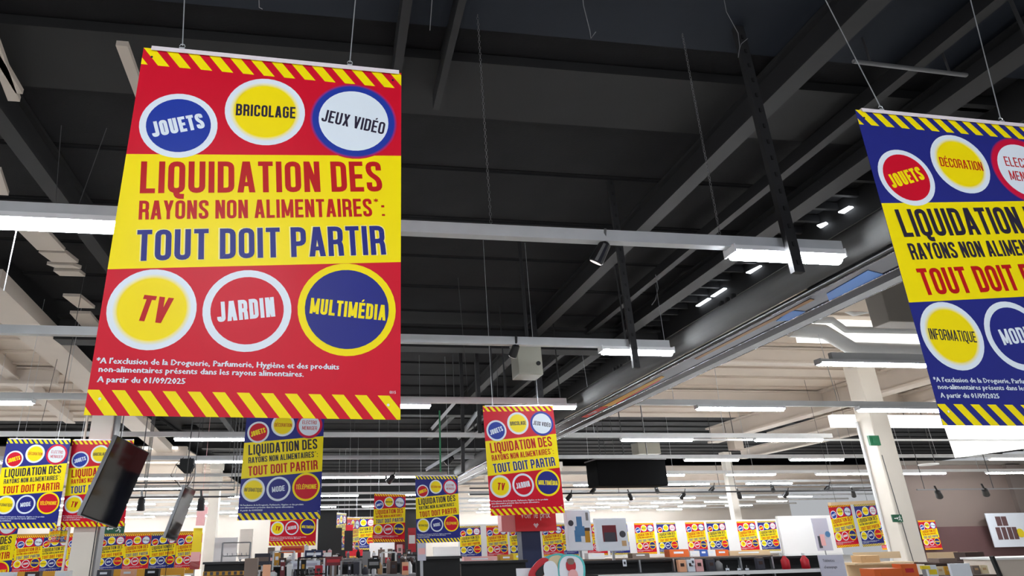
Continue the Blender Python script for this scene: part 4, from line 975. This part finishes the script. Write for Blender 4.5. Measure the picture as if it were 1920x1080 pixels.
flat_sign(648, 1031, 680, 1042, 27, 'cherry', 'red strip sign under the dim blue poster', None)
flat_sign(740, 1016, 760, 1036, 22, 'darkred', 'dark red sign directly under the small bright red poster', 'cherry')
flat_sign(765, 990, 780, 1035, 24, 'cherry', 'red panel right of the small bright red poster', 'white')
flat_sign(742, 1040, 782, 1050, 14, 'black', 'black rack top right under the small bright red poster', 'grey')
flat_sign(783, 1018, 799, 1051, 7.6, 'lilac', 'pale hanging price sheet at the left edge of the black display block', 'pink')
flat_sign(680, 1034, 694, 1080, 12.5, 'grey', 'grey post panel in the centre clutter', None)
flat_sign(754, 1054, 766, 1078, 9, 'peach', 'peach and red tall label left of the black display block', 'cherry')
# glimpses of white tables and light panels behind the clutter
for i, (x0, y0, x1, y1) in enumerate(((480, 1040, 520, 1056), (690, 1018, 740, 1060), (800, 1026, 862, 1042), (600, 1045, 640, 1070))):
    board('backlit_board', at(x0, y1, 30).x, at(x1, y1, 30).x, 30 - i, at(x0, y1, 30 - i).z, at(x0, y0, 30 - i).z, 'distant white backlit wall panel %s' % ['at left behind the clutter', 'under the bright red poster', 'over the black display block', 'behind the centre clutter'][i])
# right side
t = thing('info_sheet', 'tall lilac-grey information sheet at the right end of the black gondola', 'sign', at(1534, 1041, 8.9)); W_ = at(1580, 1041, 8.9).x - t.location.x
sh = MB().box(0, W_, 0, .02, -.5, 0).build('sheet', M['lilac'], t)
tm2 = MB()
for k_, s_ in enumerate(('Tablettes', "d'essayage")):
    for q in font_polys(s_, .05): tm2.poly([(.05 + v.x, -.002, -.09 - .085 * k_ + v.y) for v in q])
tm2.build('lettering', M['ink'], sh)
a = at(1521, 972, 20.5); b = at(1563, 1032, 20.5)
t = thing('info_sheet', 'lilac-grey picture sheet on the blank white panel beside the tilted posters', 'sign', (a.x, 20.5, b.z)); w = b.x - a.x; h = a.z - b.z
MB().box(0, w, 0, .03, 0, h).build('sheet', M['lilac'], t); MB().box(w * .15, w * .35, -.005, 0, h * .08, h * .45).build('dark_figure', M['ink'], t); MB().box(w * .3, w * .6, -.006, 0, h * .15, h * .5).build('pink_figure', M['pink'], t)
MB().tube([(w * .85, -.002, h * .5), (w * .85, -.008, h * .5)], w * .17, 16).build('blue_dot', M['steelblue'], t)
MB().box(w * .5, w * .54, .03, .06, -b.z, 0).build('stand_post', M['alu'], t)
a, b = at(1858, 962, 27.6), at(1970, 1024, 27.6)
t = thing('wall_poster', 'white furniture poster with brown cabinets on the mauve wall at the right edge', 'poster', (a.x, 27.9, b.z)); w = b.x - a.x; h = a.z - b.z
MB().box(0, w, 0, .04, 0, h).build('sheet', M['pale'], t)
cb = MB()
for u in (.18, .30): cb.box(w * u, w * (u + .10), -.02, 0, h * .62, h * .9)
for u in (.12, .235, .35, .455): cb.box(w * u, w * (u + .085), -.02, 0, h * .22, h * .58)
cb.build('cabinet_pictures', M['wall_brown'], t); MB().tube([(w * .60, -.01, h * .4), (w * .60, -.02, h * .4)], w * .075, 18).build('yellow_dot', M['yellow'], t)
# shelves at far right
flat_sign(1600, 1036, 1690, 1046, 14, 'wood', 'light wooden header strip behind the right column foot', None)
flat_sign(1738, 1036, 1800, 1050, 14.5, 'wood', 'light wooden header strip right of the right column foot', None)
goods('crate', (1820, 1051), 12, .42, .17, 'brown', 'dark brown crate on top of the right shelf unit', 'crates on the right shelf unit', 'brown', z=TOPS['right'])
goods('crate', (1768, 1053), 12, .40, .07, 'taupe', 'flat grey-brown crate on the right shelf unit, left of the dark one', 'crates on the right shelf unit', 'taupe', z=TOPS['right'])
goods('carton', (1625, 1058), 12.5, .42, .13, 'tan', 'wide tan carton left of the right column foot', 'cartons by the right column', 'tan', z=TOPS['wood'])
goods('carton', (1655, 1086), 6.9, .34, .12, 'orange', 'orange carton at the bottom edge in front of the right column', 'cartons by the right column', 'orange', z=TOPS['table'])
goods('carton', (1702, 1086), 6.9, .20, .16, 'orange', 'taller orange carton touching the bottom edge by the right column', 'cartons by the right column', 'cherry', z=TOPS['table'])
flat_sign(1737, 1060, 1762, 1086, 7.5, 'pale', 'yellow-edged white sheet at the bottom right of the right column', 'yellow')
flat_sign(1728, 1061, 1745, 1067, 7.45, 'yellow', 'yellow strip over the white sheet by the right column', None)
flat_sign(1780, 1057, 1826, 1086, 7.0, 'pale', 'white blank card at the bottom edge, right of the yellow-edged sheet', None)
for i in range(6):
    m = ['cell', 'mustard', 'tan', 'ink', 'taupe', 'cell'][i]; CN['cell'] = 'cream'
    goods('carton', (1760 + i * 17, 1070 + (i % 2) * 6), 9.5, .12, .12, m, '%s carton in the right shelf unit, %s from the left' % (CN[m], pos_words[i]), 'goods in the right shelf unit', 'tan', z=TOPS['rightlow'])
t = thing('white_cabinet', 'white cabinet top at the lower right corner behind a black post', 'cabinet', at(1868, 1050, 9.9)); 
MB().box(0, 2.2, 0, .6, -1.45, 0).build('body', M['cream_beam'], t, bevel=.01); MB().box(-.03, 2.25, -.02, .62, 0, .03).build('top', M['white_board'], t)
MB().bar((-.12, -.05, .06), (-.02, -.05, -.6), .05, .05, up=(0, 1, 0)).build('black_post', M['matte_black'], t)
board('mustard_band', at(0, 1075, 20).x, at(345, 1075, 20).x, 20, .85, at(170, 1069, 20).z, 'orange-yellow band running along the bottom left under the left posters', 'mustard')
for i, x in enumerate((14, 62, 118, 196, 240, 285)):
    m = ['pale', 'brown', 'white', 'ink', 'peach', 'matte_black'][i]
    goods('carton', (x, 1084), 12, .22, .12, m, '%s carton at the bottom edge left, %s from the left' % (CN[m], pos_words[i]), 'cartons along the bottom left', 'pale', z=TOPS['left'])

# wire display racks in the centre clutter
def rack(x0, x1, y, Y, label, m='rail_white'):
    a, b = at(x0, y, Y), at(x1, y, Y); t = thing('display_rack', label, 'rack', (a.x, Y, 0), 'wire display racks'); L = b.x - a.x
    for x in (0, L): MB().tube([(x, 0, 0), (x, 0, a.z)], .016, 6).build('upright', M[m], t)
    for z in (a.z, a.z - .22, a.z - .5): MB().tube([(0, 0, z), (L, 0, z)], .011, 6).build('crossbar', M[m], t)
    hk = MB()
    for i in range(6): hk.tube([(L * (i + .5) / 6, 0, a.z - .22), (L * (i + .5) / 6, -.18, a.z - .20), (L * (i + .5) / 6, -.2, a.z - .17)], .006, 4)
    tag(hk.build('peg_hooks', M['alu'], t), kind='stuff'); return t
rack(513, 552, 1034, 11.2, 'white wire rack below the low red poster, left of the shelf signs')
rack(716, 742, 1036, 11, 'pale wire rack under the small bright red poster')
rack(640, 676, 1052, 9.8, 'pale wire rack in the middle of the centre clutter', 'alu')
rack(418, 470, 1018, 12.5, 'thin grey wire rack right of the distant left column', 'alu')
rack(560, 612, 1046, 10, 'black wire rack in the centre clutter', 'black')
flat_sign(478, 1038, 506, 1060, 11.5, 'ink', 'dark slatted panel left of the low red poster', 'taupe')
flat_sign(604, 990, 640, 1050, 30, 'matte_black', 'dark wall panel in the distance behind the centre clutter', None)
flat_sign(690, 1048, 712, 1066, 10.05, 'matte_black', 'small black panel in the centre clutter', 'grey')
flat_sign(610, 1044, 640, 1060, 9.9, 'darkred', 'dark red panel in the centre clutter', 'cherry')

p, q = atz(1600, 115, 6.36), atz(1812, 141, 6.36)
t = thing('conduit_rod', 'pale horizontal rod under the dark beams, above the big blue poster', 'rod', p)
MB().tube([Vector((0, 0, 0)), q - p], .022, 8).build('rod', M['grey'], t, smooth=True)
for k_ in (.15, .85): MB().tube([(q - p) * k_, (q - p) * k_ + Vector((0, 0, .45))], .012, 6).build('hanger_rod', M['wire_dark'], t)
